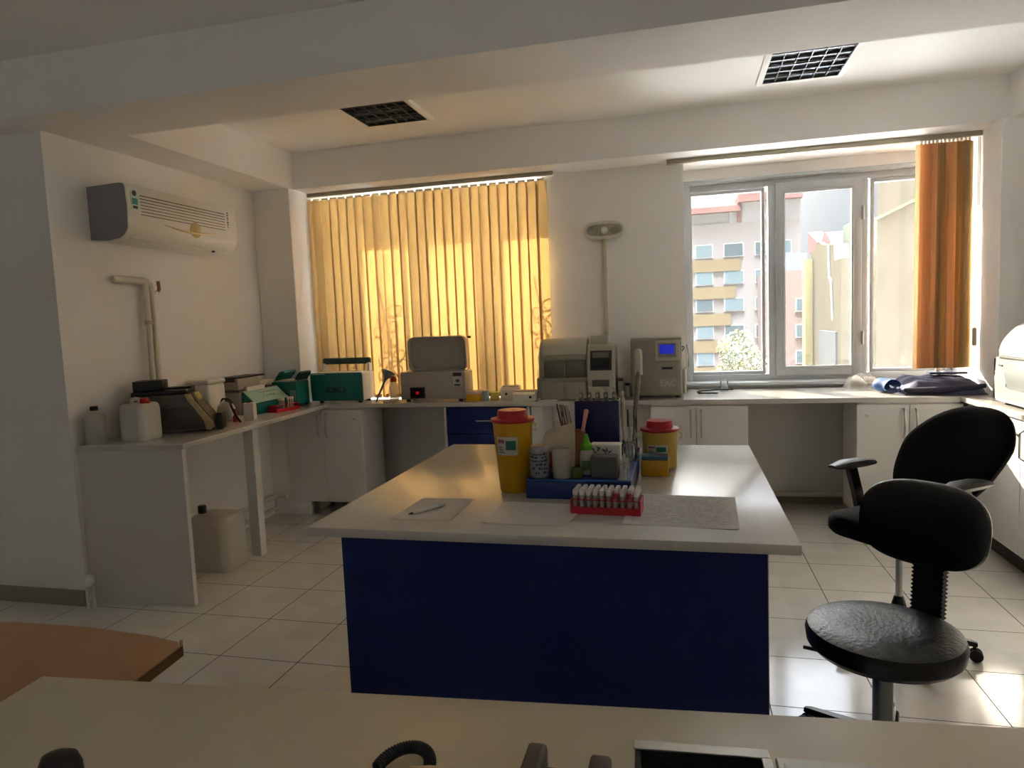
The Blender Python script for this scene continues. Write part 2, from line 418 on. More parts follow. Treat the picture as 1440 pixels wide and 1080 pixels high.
# ------------------------------------------------------------------ ceiling lamps (louvre troffers, off)
def louvre_lamp(x0, x1, y0, y1, label):
    t = thing('ceiling_lamp', label, 'ceiling lamp', ((x0 + x1) / 2, (y0 + y1) / 2, CEILZ), 0, 'louvre ceiling lamps')
    w, d = x1 - x0, y1 - y0
    f = MB(); fr = .035
    f.box(-w / 2 - fr, -w / 2, -d / 2 - fr, d / 2 + fr, -.022, 0, .004); f.box(w / 2, w / 2 + fr, -d / 2 - fr, d / 2 + fr, -.022, 0, .004)
    f.box(-w / 2, w / 2, -d / 2 - fr, -d / 2, -.022, 0, .004); f.box(-w / 2, w / 2, d / 2, d / 2 + fr, -.022, 0, .004)
    f.build('lamp_frame', CEIL, t)
    MB().box(-w / 2, w / 2, -d / 2, d / 2, -.004, -.001).build('back_plate', mat('lamp interior', '3c4046', .35, metal=.6), t)
    g = MB(); nx, ny = 6, 6
    for i in range(nx + 1):
        x = -w / 2 + w * i / nx; g.box(x - .002, x + .002, -d / 2, d / 2, -.019, -.003)
    for j in range(ny + 1):
        y = -d / 2 + d * j / ny; g.box(-w / 2, w / 2, y - .002, y + .002, -.02, -.003)
    g.build('louvre', mat('louvre', '70757c', .3, metal=.7), t)
    for k in range(3):
        y = -d / 2 + d * (k + .5) / 3
        MB().cyl((-w / 2 + .02, y, -.010), (w / 2 - .02, y, -.010), .006, n=8).build('tube', mat('dead tube', '8d9298', .4), t)
    return t
louvre_lamp(.505, .93, 3.98, 4.55, 'square louvre ceiling lamp in front of the bare window with open view')
louvre_lamp(-2.06, -1.63, 3.98, 4.475, 'square louvre ceiling lamp in front of the closed ochre blind')

# ------------------------------------------------------------------ air conditioner
t = thing('wall_mounted_air_conditioner', 'white wall mounted air conditioner above the side counter', 'air conditioner', (XL, 3.305, 2.055))
L = .985
prof = [(0, .01), (0, .315), (.225, .322), (.25, .318), (.262, .30), (.268, .20), (.265, .12)]
for k in range(9):
    a = math.radians(k * 11.25); prof.append((.165 + .098 * math.cos(a), .095 - .088 * math.sin(a)))
prof += [(.12, 0)]
MB().prism([(x, z) for x, z in prof], 'y', 0, L, .012, 3).build('casing', ACW, t, ang=30)
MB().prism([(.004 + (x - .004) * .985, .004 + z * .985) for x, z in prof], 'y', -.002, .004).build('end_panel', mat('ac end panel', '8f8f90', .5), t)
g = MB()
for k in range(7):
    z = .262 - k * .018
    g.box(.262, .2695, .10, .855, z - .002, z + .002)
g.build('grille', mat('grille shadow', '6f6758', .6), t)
g = MB()
for k in range(9):
    pass
a = [(.2685, .27 + .5 * i / 20, .118 - .02 * math.sin(PI * i / 20) ) for i in range(21)]
MB().tube(a, .006, 8, rad=[.0015 + .006 * math.sin(PI * i / 20) for i in range(21)]).build('trim_strip', mat('gold trim', 'cdb98a', .3, metal=.5), t)
MB().lathe([(0, -.002), (.048, -.002), (.05, .002), (.04, .006), (0, .007)], n=28, M=Matrix.Translation((.266, .555, .118)) @ Matrix.Rotation(PI / 2, 4, 'Y')).build('badge', mat('gold badge', 'b3a06e', .35, metal=.4), t)
st = MB().box(.2655, .2695, .028, .085, .175, .285, .001, 1).build('sticker', mat('pale sticker', 'c9d6cf', .5), t)
MB().box(.2695, .2702, .035, .078, .205, .24).build('sticker_mark', mat('teal print', '3f8f86', .5), st)
MB().lathe([(0, 0), (.016, 0), (.016, .001), (0, .001)], M=Matrix.Translation((.2695, .055, .268)) @ Matrix.Rotation(PI / 2, 4, 'Y')).build('sticker_mark', mat('dark print', '3c3a36', .5), st)
MB().box(.2695, .2702, .04, .075, .182, .197).build('sticker_mark', MATS['dark print'], st)
g = MB()
for k, (dz, l) in enumerate([(0, .01), (.016, .012), (.03, .02), (.046, .008), (.06, .012), (.078, .014), (.095, .01)]):
    g.box(.2665, .2682, .888 - l / 2, .888 + l / 2, .175 + dz, .184 + dz)
g.build('printed_marks', MATS['dark print'], t)
for k in range(2):
    y0 = .06; y1 = .90
    v = MB().prism([(.13 + k * .055, .006 + k * .012), (.178 + k * .05, .012 + k * .018), (.178 + k * .05, .004 + k * .018), (.13 + k * .055, -.003 + k * .012)], 'y', y0, y1)
    v.build('louvre_flap', ACW, t)
MB().cyl((.20, .80, .0145), (.20, .80, .004), .012, n=12).build('sensor_lens', BLACK, t)

# ------------------------------------------------------------------ pipes on that wall
t = thing('wall_pipes', 'bent cream drain pipes on the wall below the air conditioner', 'pipe', (XL, 3.4, CT))
Z0 = .30
o = MB(); o.tube([(.03, .0, .935), (.045, .12, .937), (.05, .2, .935), (.05, .245, .93)], .022, 12); o.build('pipe_bend', PIPE, t)
o = MB(); o.tube([(.05, .2, .945), (.05, .225, .92), (.05, .23, .88), (.05, .231, .66)], .019, 12); o.tube([(.05, .231, .66), (.048, .225, .02)], .0165, 12); o.build('pipe', PIPE, t)
o = MB(); o.tube([(.045, .22, .93), (.045, .27, .915), (.045, .285, .87), (.042, .285, .02)], .019, 12); o.build('pipe', PIPE, t)
MB().cyl((.05, .231, .69), (.05, .231, .665), .023).build('joint_ring', mat('joint', 'b9ac93', .5), t)
o = MB(); o.tube([(.055, .335, .94), (.055, .34, .89), (.05, .325, .862), (.04, .305, .858)], .011, 10); o.build('copper_stub', COPPER, t)
MB().cyl((.045, .30, .845), (.05, .322, .872), .014, n=8).build('valve_nut', CHROME, t)

# ------------------------------------------------------------------ oval lamp on the pier
t = thing('wall_lamp', 'pale oval ring wall lamp on a slim conduit between the windows', 'wall lamp', (-.552, 5.29, 2.165))
ov = [Vector((.142 * math.copysign(abs(math.cos(a)) ** .75, math.cos(a)), -.03, .055 * math.copysign(abs(math.sin(a)) ** .8, math.sin(a)))) for a in [2 * PI * k / 40 for k in range(40)]]
MB().tube(ov, .013, 10, closed=True).build('ring', mat('lamp ring', 'cfc9bb', .35), t)
MB().prism([(p.x * .95, p.z * .95) for p in ov], 'y', -.022, 0).build('back_plate', mat('lamp back', 'b5ad98', .4), t)
MB().lathe([(0, 0), (.032, 0), (.03, .02), (.02, .035), (0, .04)], M=Matrix.Translation((.0, -.02, 0)) @ Matrix.Rotation(PI / 2, 4, 'X')).build('bulb_holder', mat('lamp holder', 'd8d3c6', .35), t)
for s in (-1, 1):
    MB().lathe([(0, -.01), (.03, -.004), (.03, .004), (0, .012)], sy=.8, M=Matrix.Translation((s * .078, -.03, -.006)) @ Matrix.Rotation(PI / 2, 4, 'X')).build('socket', mat('lamp socket', '8d8778', .3), t)
MB().box(-.014, .014, -.018, 0, -1.0, -.05, .002).build('conduit', mat('conduit', 'c9c2b2', .5), t)

# ------------------------------------------------------------------ blinds
def rail(name_, x0, x1, parent, y, z):
    m = MB().box(x0, x1, y - .02, y + .02, z - .032, z, .003); m.build('head_rail', mat('rail grey', 'a39b88', .4, metal=.3), parent)
def slat(parent, x, y, ztop, zbot, w, ang, m, nm='slat', bow=.0025, twist=0.0):
    nz_, nx_ = 10, 4; R = []
    mb = MB(); tb = bmesh.new(); rows = []
    for j in range(nz_ + 1):
        f = j / nz_; z = ztop + (zbot - ztop) * f; a = ang + twist * f; row = []
        for i in range(nx_ + 1):
            u = (i / nx_ - .5); d = bow * (1 - 4 * u * u)
            row.append(tb.verts.new((x + u * w * math.cos(a) + d * math.sin(a), y + u * w * math.sin(a) - d * math.cos(a), z)))
        rows.append(row)
    for a, b in zip(rows, rows[1:]):
        for i in range(nx_): tb.faces.new((a[i], a[i + 1], b[i + 1], b[i]))
    mb._add(tb)
    return mb.build(nm, m, parent, ang=60)

bl = thing('vertical_blind', 'closed ochre vertical blind hanging over the window beside the corner column', 'blind', (-1.96, 5.175, BZ))
rail('rail', -1.045, 1.045, bl, .015, 0)
carr = mat('slat carrier', 'e8dcc0', .5)
rndb = random.Random(4)
N = 27
for i in range(N):
    x = -1.005 + 1.955 * i / (N - 1)
    ang = .09 + rndb.uniform(-.015, .015); tw = rndb.uniform(-.02, .02)
    if i == 1: ang = .9
    if i in (7,): ang = .75; tw = -.15
    if i in (8,): ang = 1.05; tw = .2
    s = slat(bl, x, .012 + .006 * (i % 2), -.062, -1.69, .089, ang, SLATM, twist=tw)
    MB().box(x - .028, x + .028, .004, .014, -.062, -.045, .002, 1).build('slat_carrier', carr, s)
    MB().box(x - .04 * math.cos(ang), x + .04 * math.cos(ang), .009, .016, -1.695, -1.665, .001, 1).build('slat_weight', mat('slat hem', 'b07f3f', .7), s)
def bead(parent, x, y, z0, z1):
    MB().tube([(x, y, z0), (x, y, z1), ], .0022, 6).build('pull_cord', mat('cord', 'e0d6c0', .6), parent)

br = thing('vertical_blind', 'orange vertical blind drawn aside in a bunch beside the corner column', 'blind', (1.72, 5.175, BZ))
MB().box(-1.80, .205, -.005, .035, -.034, 0, .003).build('head_rail', MATS['rail grey'], br)
N2 = 13
for i in range(N2):
    x = -.15 + .285 * i / (N2 - 1)
    a = .80 + rndb.uniform(-.25, .2)
    s = slat(br, x, .012 + rndb.uniform(-.004, .004), -.058, -1.545, .089, a if i else .5, SLATO if i not in (5, 6, 10, 11, 12) else SLATM, twist=rndb.uniform(-.3, .15), bow=.009)
    MB().box(x - .006, x + .006, .0, .022, -.056, -.034, .002, 1).build('slat_carrier', carr, s)
cordp = [(.183, 0, -.04), (.186, 0, -.5), (.178, -.002, -1.28)]
MB().tube(cordp, .0025, 6).build('pull_cord', MATS.get('cord') or mat('cord', 'e0d6c0', .6), br)
MB().tube([(.193, 0, -.04), (.196, 0, -.7), (.186, .002, -1.28)], .0025, 6).build('pull_cord', MATS['cord'], br)
MB().box(.168, .192, -.012, .012, -1.40, -1.28, .005).build('cord_weight', mat('cord weight', 'b9ad95', .4), br)

# ------------------------------------------------------------------ side counter (left wall)
t = thing('side_counter', 'white side counter on two leg panels under the air conditioner', 'counter', (XL, 3.06, 0))
# the worktop tapers a little towards the corner
MB().prism([(.004, .004), (.652, .062), (.55, 1.812), (.004, 1.812)], 'z', CT - .03, CT, .003, 1).build('worktop', LAM, t)
MB().prism([(.004, .012), (.640, .068), (.640, .096), (.004, .040)], 'z', 0, CT - .031).build('leg_panel', CABG, t)
MB().box(.45, .525, .865, .93, 0, CT - .031, .003, 1).build('leg', CAB, t)

# ------------------------------------------------------------------ long worktop and cabinets under the windows
FY = 4.875
t = tag(MB().prism([(-2.96, FY), (1.72, FY), (1.92, FY), (1.92, 5.615), (.04, 5.615), (.04, 5.285), (P0 - .005, 5.285), (P0 - .005, 5.615), (-2.96, 5.615)], 'z', CT - .032, CT).build('long_worktop', LAM), 'long white worktop running under both windows', 'worktop')

def handle(parent, x, z, y, l=.19, mname=CHROME, horiz=False):
    if horiz: pts = [(x - l / 2, y, z), (x - l / 2 + .008, y - .022, z), (x + l / 2 - .008, y - .022, z), (x + l / 2, y, z)]
    else:
        pts = [(x, y, z - l / 2), (x, y - .02, z - l / 2 + .012), (x, y - .028, z - l / 4), (x, y - .03, z), (x, y - .028, z + l / 4), (x, y - .02, z + l / 2 - .012), (x, y, z + l / 2)]
    MB().tube(pts, .0055, 8).build('handle', mname, parent)

def base_cabinet(label, x0, x1, split, locks, legs=True, z0=.12, m=CAB):
    t = thing('base_cabinet', label, 'cabinet', ((x0 + x1) / 2, FY + .002, 0), 0, 'white base cabinets')
    c = (x0 + x1) / 2; a, b = x0 - c, x1 - c; top = CT - .034
    D = .39; kx = max(a, -2.955 - c)
    k = MB(); k.box(kx, kx + .018, .02, D, z0, top, .001, 1); k.box(b - .018, b, .02, D, z0, top, .001, 1)
    k.box(kx, b, .02, D, z0, z0 + .018); k.box(kx, b, D - .012, D, z0, top); k.box(kx, b, .02, D, top - .018, top)
    k.build('carcass', CAB, t)
    s = split - c
    hl = [(a + .003, s - .002, s - .035), (s + .002, b - .003, s + .035)]
    for n_, (p, q, hx) in enumerate(hl):
        d = MB().box(p, q, 0, .018, z0, top - .012, .002, 1).build('door', m, t)
        handle(d, hx, top - .135, 0)
        lx = p + .06 if n_ == 0 else q - .06
        if locks[n_]: MB().cyl((lx, .004, top - .085), (lx, -.006, top - .085), .009, n=14).build('lock', CHROME, d)
    if legs:
        for x in (max(a + .13, kx + .03), b - .13):
            for y in (.07, D - .07):
                MB().cyl((x, y, 0), (x, y, z0), .02, .017).build('foot', BLACK if y > .2 else mat('foot plastic', '6b655c', .5), t)
    return t
base_cabinet('white two-door cabinet in the corner by the side counter', -3.12, -2.452, -2.79, (False, True))
base_cabinet('white two-door cabinet under the blue-screen analyzer', -.222, .435, .09, (False, False))
base_cabinet('white two-door cabinet under the crumpled jacket', 1.112, 1.742, 1.43, (True, False), z0=.10)

t = thing('drawer_unit', 'blue drawer unit under the long worktop below the bath with raised lid', 'drawer unit', (-1.43, FY + .003, 0))
top = CT - .034
k = MB(); k.box(-.335, -.315, 0, .39, 0, top, .001, 1); k.box(.315, .335, 0, .39, 0, top, .001, 1); k.box(-.315, .315, .38, .40, 0, top); k.box(-.315, .315, .02, .40, .04, .06)
k.build('carcass', CABG, t)
for i in range(4):
    z1 = top - .005 - i * .205; d = MB().box(-.313, .313, -.002, .016, z1 - .199, z1, .002, 1).build('drawer', BLUE, t)
    handle(d, .0, z1 - .10, -.002, .16, CHROME, True)
tag(MB().box(-1.085, -1.005, FY + .01, FY + .40, 0, CT - .034, .002, 1).build('support_panel', CABG), 'narrow grey support panel beside the blue drawer unit', 'panel')

# ------------------------------------------------------------------ counter along the opposite wall
t = thing('storage_counter', 'white counter along the right-hand wall under the domed white analyzer', 'counter', (1.722, 4.86, 0))
MB().box(0, .69, -2.2, .01, CT - .032, CT, .003, 1).build('worktop', LAM, t)
k = MB().box(.035, .69, -2.18, -.005, .14, CT - .034, .002, 1); k.build('carcass', CAB, t)
for i in range(4):
    y1 = -.30 - i * .45
    d = MB().box(.016, .034, y1 - .446, y1, .14, CT - .045, .002, 1).build('door', CAB, t)
    MB().cyl((.016, y1 - .40, CT - .12), (.006, y1 - .40, CT - .12), .009, n=12).build('lock', CHROME, d)
    MB().tube([(.016, y1 - .05, CT - .25), (-.012, y1 - .05, CT - .23), (-.012, y1 - .05, CT - .10), (.016, y1 - .05, CT - .08)], .0055, 8).build('handle', CHROME, d)
MB().box(.1, .68, -2.15, -.02, 0, .14).build('plinth', mat('dark plinth', '38342f', .6), t)

# ------------------------------------------------------------------ island
t = thing('island_table', 'white-topped island table with blue side panels in the middle of the room', 'table', (-.405, 2.475, 0))
MB().box(-.697, .69, -.685, .685, CT - .028, CT, .003, 2).build('tabletop', LAM, t)
MB().box(-.60, .612, -.655, -.635, .0, CT - .029, .001, 1).build('front_panel', BLUE, t)
MB().box(-.60, -.582, -.634, .62, 0, CT - .029, .001, 1).build('side_panel', BLUE, t)
MB().box(.594, .612, -.634, .62, 0, CT - .029, .001, 1).build('side_panel', BLUE, t)
MB().box(-.58, .592, .60, .62, 0, CT - .029, .001, 1).build('back_panel', BLUE, t)
MB().box(.6125, .6145, -.655, -.634, .0, CT - .03).build('edge_strip', mat('white edging', 'cfcbc4', .4), t)
MB().cyl((-.035, -.684, CT - .014), (-.035, -.6862, CT - .014), .004, n=10).build('screw', CHROME, t)

# ------------------------------------------------------------------ things on the side counter
def bottle(nm, label, cat, loc, r, h, m, capm, neck=.4, capr=None, capz=.03, group=None, n=28):
    t = thing(nm, label, cat, loc, 0, group); cr = capr or r * neck
    MB().lathe([(0, 0), (r * .92, 0), (r, .008), (r, h * .72), (r * .93, h * .80), (r * .6, h * .87), (cr * .92, h * .895), (cr * .92, h - capz), (0, h - capz)], n=n).build('bottle_body', m, t)
    MB().lathe([(0, h - capz - .002), (cr, h - capz - .002), (cr, h - .003), (cr * .9, h), (0, h)], n=20).build('cap', capm, t)
    return t
bottle('plastic_bottle', 'tall white plastic bottle with a black cap at the near end of the side counter', 'bottle', (-3.212, 3.135, CT), .054, .212, MILK, BLACK, .38, capz=.028)

def jerrycan(label, loc, w, d, h, m, capm, rotz=0, capx=.25, big=False):
    t = thing('jerrycan', label, 'canister', loc, rotz)
    R = []
    for z, s in ((0, .93), (.012, .985), (.03, 1), (h * .62, 1), (h * .76, .985), (h * .84, .93), (h * .88, .80)):
        R.append([(x * s, y * s, z) for x, y in rrect(w, d, .22 * min(w, d), 6)])
    MB().loft(R).build('body', m, t, ang=50)
    if not big:
        MB().tube([(-w * .34, 0, h * .86), (-w * .30, 0, h * .96), (-w * .16, 0, h * .985), (w * .02, 0, h * .965), (w * .08, 0, h * .87)], .012, 10).build('grip', m, t)
    MB().lathe([(0, h * .86), (.024, h * .86), (.026, h * .88), (.026, h * .985), (.023, h), (0, h)], cx=w * capx, n=20).build('cap', capm, t)
    return t
jerrycan('white jerrycan with a red screw cap beside the tall white bottle', (-3.035, 3.275, CT), .155, .185, .24, MILK, RED, .05)
jerrycan('large cloudy jerrycan on the floor under the side counter', (-2.93, 3.72, 0), .29, .24, .40, translucent_mat('cloudy plastic', 'e2ded4', 'e2ded4', .35, .12, .4), BLACK, 0, -.36, True)

t = thing('plate_analyzer', 'dark grey bench analyzer with black lid and gold patterned front beside the jerrycan', 'laboratory device', (-3.165, 3.365, CT), .49)
pf = [(.0, .014), (.42, .014), (.435, .03), (.43, .055), (.375, .13), (.335, .19), (.315, .236), (0, .236)]
MB().prism(pf, 'y', 0, .25, .006).build('casing', DGREY, t)
MB().prism([(.004, .02), (.385, .02), (.39, .05), (.33, .125), (.28, .158), (.004, .158)], 'y', -.004, .003, .002).build('side_panel', mat('darker side panel', '3d382f', .55), t)
gm = mat('gold pattern', 'a8966a', .5, var=.5, scale=34)
MB().prism([(.42, .012), (.438, .03), (.433, .056), (.378, .132), (.338, .192), (.318, .237), (.285, .237), (.30, .19), (.335, .15), (.385, .07), (.395, .012)], 'y', -.007, .02, .002).build('front_trim', gm, t)
MB().prism([(.431, .058), (.377, .131), (.337, .191), (.317, .236), (.323, .237), (.343, .193), (.383, .134), (.437, .06)], 'y', .021, .245).build('front_panel', mat('patterned front', '5c5240', .5, var=.7, scale=45), t)
MB().prism([(.345, .190), (.322, .236), (.328, .238), (.351, .192)], 'y', .06, .20).build('yellow_label', mat('yellow label', 'b5a34c', .6, var=.35, scale=70), t)
MB().box(-.006, .30, -.008, .255, .236, .262, .006).build('lid', BLACK, t)
MB().prism([(.08, .262), (.305, .262), (.30, .275), (.08, .268)], 'y', .12, .255, .002).build('lid_flap', BLACK, t)
MB().box(0, .165, .02, .16, .262, .325, .006).build('filter_box', BLACK, t)
MB().box(.44, .475, .06, .22, .0, .105, .005).build('strip_holder', BLACK, t)
for x in (.05, .39):
    for y in (.04, .21): MB().cyl((x, y, 0), (x, y, .016), .014, n=10).build('foot', RUBBER, t)

t = thing('lidded_device', 'plain white lidded device between the dark analyzer and the grey one', 'laboratory device', (-3.14, 4.03, CT))
MB().box(-.13, .045, -.08, .10, .0, .255, .02, 3).build('casing', ACW, t)
MB().box(-.135, .05, -.085, .105, .25, .285, .015, 3).build('lid', ACW, t)
o = MB().tube([(-2.80, 3.86, CT + .012), (-2.815, 3.84, CT + .05), (-2.84, 3.83, CT + .12), (-2.87, 3.86, CT + .145), (-2.93, 3.90, CT + .15)], .008, 8)
tag(o.build('black_cable', RUBBER), 'thick black cable bent up behind the dark grey analyzer', 'cable')

t = thing('printer_analyzer', 'grey box-shaped device with a sloping pale green control panel', 'laboratory device', (-3.265, 4.24, CT))
MB().box(0, .195, 0, .46, .0, .165, .008).build('casing', GREYM, t)
MB().box(0.0, .20, -.004, .464, .168, .178, .003, 1).build('seam_band', mat('brown seam', '5f5344', .5), t)
MB().box(0, .19, .0, .25, .18, .262, .008).build('upper_casing', GREYM, t)
MB().box(.01, .185, .26, .45, .20, .225, .004).build('paper_tray', mat('paper tray', 'cfcabb', .5), t)
MB().box(.015, .17, .0, .36, .264, .274, .003, 1).build('lid_bar', BLACK, t)
MB().cyl((.02, -.006, .25), (.17, -.006, .25), .010, n=10).build('hinge_rod', BLACK, t)
MB().prism([(.2, .0), (.30, .0), (.30, .075), (.2, .165)], 'y', .02, .455, .004).build('front_casing', GREEN, t)
MB().prism([(.204, .168), (.299, .082), (.302, .086), (.207, .172)], 'y', .025, .45).build('control_panel', GREENL, t)
k = MB(); 
for i in range(5):
    for j in range(2):
        y = .20 + i * .045; u = .3 + j * .28
        x = .204 + .095 * u; z = .172 - .086 * u
        k.box(x - .008, x + .008, y - .014, y + .014, z + .0, z + .006, .002, 1)
k.build('buttons', mat('buttons', 'c9d6c2', .5), t)
MB().box(.2, .218, .06, .28, .166, .20, .002, 1).build('paper_slip', PAPER, t)

t = thing('plastic_bag', 'small printed white plastic bag slumped in front of the grey device', 'bag', (-3.005, 4.0, CT))
R = []
rb = random.Random(5)
for z, w_, d_ in ((0, .125, .06), (.03, .135, .07), (.07, .13, .06), (.10, .115, .05), (.125, .08, .03), (.135, .05, .018)):
    R.append([(x * (1 + rb.uniform(-.06, .06)), y * (1 + rb.uniform(-.1, .1)), z + rb.uniform(-.003, .003)) for x, y in rrect(w_, d_, .4 * d_, 5)])
MB().loft(R).build('bag_body', MILK, t, ang=70)
MB().box(-.045, .015, -.039, -.036, .025, .075).build('print', mat('olive print', '8d8a5b', .6, var=.3, scale=50), t)
MB().tube([(-.04, 0, .125), (-.02, -.005, .15), (.02, -.005, .15), (.05, 0, .12)], .007, 8).build('strap', BLACK, t)
tag(MB().lathe([(0, 0), (.017, 0), (.018, .03), (.009, .05), (.007, .085), (0, .088)]).build('dropper_bottle', RED, None, (-2.905, 3.955, CT)), 'small red dropper bottle standing between the white bag and carton', 'bottle')
t = thing('carton', 'plain small white carton standing beside the sloping green panel', 'box', (-2.845, 4.03, CT), .25)
MB().box(-.035, .035, -.03, .03, 0, .118, .003, 1).build('carton_body', mat('white card', 'e3ddd4', .6), t)
MB().box(-.02, .01, -.01, .014, .118, .126, .002, 1).build('stopper', BLACK, t)

# racks of tubes
def rack(label, loc, rotz, L, W, H, m, cols, rows):
    t = thing('tube_rack', label, 'tube rack', loc, rotz)
    for z, nm in ((.004, 'base_plate'), (H * .5, 'middle_shelf'), (H, 'top_shelf')):
        k = MB()
        if nm == 'base_plate': k.box(-L / 2, L / 2, -W / 2, W / 2, 0, .005, .001, 1)
        else:
            for i in range(cols + 1):
                x = -L / 2 + L * i / cols; k.box(max(x - .003, -L / 2), min(x + .003, L / 2), -W / 2, W / 2, z - .003, z)
            for j in range(rows + 1):
                y = -W / 2 + W * j / rows; k.box(-L / 2, L / 2, max(y - .003, -W / 2), min(y + .003, W / 2), z - .003, z)
        k.build(nm, m, t)
    for s in (-1, 1):
        MB().box(s * L / 2 - .003, s * L / 2 + .003, -W / 2, W / 2, 0, H, .001, 1).build('end_plate', m, t)
        MB().box(-L / 2, L / 2, s * W / 2 - .0015, s * W / 2 + .0015, 0, H * .42, .0005, 1).build('side_wall', m, t)
    return t
TUBE = translucent_mat('clear tube plastic', 'dcdad6', 'dcdad6', .3, .45, .2)
proto_tube = None
def tube_thing(label, group, loc, h=.075, r=.0062, cap=None, capname='white'):
    global proto_tube
    t = thing('test_tube', label, 'test tube', loc, 0, group)
    MB().lathe([(0, 0), (r * .6, .001), (r, .006), (r, h - .012), (r * .9, h - .012)], n=12).build('glass', TUBE, t)
    MB().lathe([(0, h - .016), (r * 1.15, h - .016), (r * 1.2, h - .004), (r, h), (0, h)], n=12).build('stopper', cap, t)
    return t
WCAP = mat('white stopper', 'e0ddd8', .45)
RCAP = mat('red stopper', 'b5222f', .45)
def fill(rack_o, label, group, L, W, cols, rows, cells, h=.075, cap=WCAP):
    base = None
    ca, sa = math.cos(rack_o.rotation_euler.z), math.sin(rack_o.rotation_euler.z)
    for i, j in cells:
        x = -L / 2 + L * (i + .5) / cols; y = -W / 2 + W * (j + .5) / rows
        p = Vector((rack_o.location.x + ca * x - sa * y, rack_o.location.y + sa * x + ca * y, rack_o.location.z + .0055))
        if base is None: base = tube_thing(label, group, p, h, cap=cap)
        else: dup(base, p)
r1 = rack('red wire rack of tubes on the side counter before the green centrifuge', (-2.885, 4.50, CT), 1.40, .235, .085, .05, RED, 10, 4)
fill(r1, 'white-topped test tube standing in the red rack on the side counter', 'tubes in the side counter rack', .235, .085, 10, 4, [(i, j) for i in range(3, 9) for j in (0, 1, 2) if (i * 3 + j) % 4], h=.092)

# ------------------------------------------------------------------ centrifuges, bath
t = thing('centrifuge', 'small teal centrifuge with raised lid in the corner by the column', 'centrifuge', (-2.995, 4.80, CT))
MB().box(-.125, .10, -.09, .09, .012, .20, .012, 3).build('casing', GREEN, t)
MB().box(-.118, .094, -.084, .084, .20, .212, .004).build('deck', mat('pale deck', 'b7b4a4', .4), t)
MB().prism([(-.10, .20), (-.085, .235), (-.05, .275), (-.01, .285), (.0, .268), (-.03, .25), (-.05, .21)], 'y', -.085, .085, .008).build('lid', GREEN, t)
MB().prism([(.07, .205), (.095, .245), (.125, .275), (.135, .262), (.11, .235), (.098, .205)], 'y', -.08, .08, .005).build('latch_guard', mat('dark teal', '123c38', .45), t)
MB().lathe([(0, 0), (.022, 0), (.02, .012), (0, .014)], M=Matrix.Translation((.0, -.09, .10)) @ Matrix.Rotation(PI / 2, 4, 'X')).build('dial', mat('dial grey', '2c4a47', .4), t)
MB().box(.04, .085, -.0925, -.0895, .05, .13).build('keypad', mat('keypad grey', '6f8f88', .5), t)
for x in (-.10, .08):
    for y in (-.07, .07): MB().cyl((x, y, 0), (x, y, .014), .013, n=10).build('foot', RUBBER, t)
o = MB().tube([(-2.925 + .014 * math.cos(a * 1.1), 4.905 + .016 * math.sin(a), CT + .008 + .006 * a) for a in [i * .5 for i in range(22)]], .005, 8)
tag(o.build('coiled_cord', mat('tan cord', 'a87c45', .6)), 'coiled tan cord lying between the two teal centrifuges', 'cord')

t = thing('centrifuge', 'large teal-fronted cream centrifuge with raised lid in front of the ochre blind', 'centrifuge', (-2.665, 4.93, CT))
MB().box(-.225, .215, 0.004, .222, .018, .243, .012, 3).build('casing', ACW, t)
fp = MB().prism([(-.228, .02), (.218, .02), (.218, .225), (.21, .243), (-.235, .243), (-.232, .12)], 'y', -.014, .008, .004); fp.build('front_panel', GREEN, t)
MB().box(-.24, -.10, -.017, -.012, .232, .238).build('name_strip', mat('pale strip', 'c9d2c8', .5), t)
MB().box(-.10, .08, -.017, -.012, .085, .13, .001, 1).build('control_strip', mat('control strip', '1f4f49', .4), t)
for i in range(3): MB().cyl((-.05 + i * .045, -.015, .108), (-.05 + i * .045, -.026, .108), .011, .009, n=16).build('knob', mat('knob', '2f6b63', .35) if i != 1 else BLACK, t)
a = [(-.215, .30, .245), (-.222, .32, .30), (-.214, .33, .345), (-.19, .335, .36), (.17, .335, .36), (.19, .33, .345), (.20, .32, .30), (.20, .30, .245)]
MB().box(-.225, .205, .185, .21, .30, .352, .015, 3).build('lid_edge', mat('dark teal', '123c38', .45), t)
MB().box(-.222, -.20, .165, .222, .243, .31, .005).build('lid_hinge', ACW, t); MB().box(.18, .202, .165, .222, .243, .31, .005).build('lid_hinge', ACW, t)
MB().prism([(.10, .246), (.42, .246), (.43, .262), (.10, .252)], 'x', .19, .32, .002).build('lid_prop', mat('prop grey', '77857d', .4), t) if False else None
for x in (-.17, .17):
    for y in (.04, .19): MB().cyl((x, y, 0), (x, y, .02), .018, n=10).build('foot', RUBBER, t)

t = thing('wash_bottle', 'squeeze bottle with red collar between the centrifuge and the grey bath', 'bottle', (-2.255, 5.09, CT))
MB().lathe([(0, 0), (.034, 0), (.036, .01), (.036, .11), (.028, .14), (.016, .155), (0, .155)]).build('bottle_body', MILKC, t)
MB().lathe([(0, .15), (.024, .15), (.026, .165), (.022, .185), (.01, .195), (0, .195)]).build('collar', RED, t)
MB().tube([(0, 0, .19), (0, 0, .22), (.03, -.01, .215), (.06, -.02, .18)], .004, 8).build('spout', RED, t)
t = thing('funnel', 'grey plastic scoop leaning above the red-collared squeeze bottle', 'funnel', (-2.355, 5.0, CT))
MB().lathe([(.012, .16), (.014, .18), (.055, .235), (.058, .24), (.052, .238), (.010, .18), (.008, .16)], M=Matrix.Translation((0, 0, .05)) @ Matrix.Rotation(.5, 4, 'Y') @ Matrix.Translation((0, 0, -.03))).build('bowl', translucent_mat('grey plastic', '8d979a', '8d979a', .3), t)
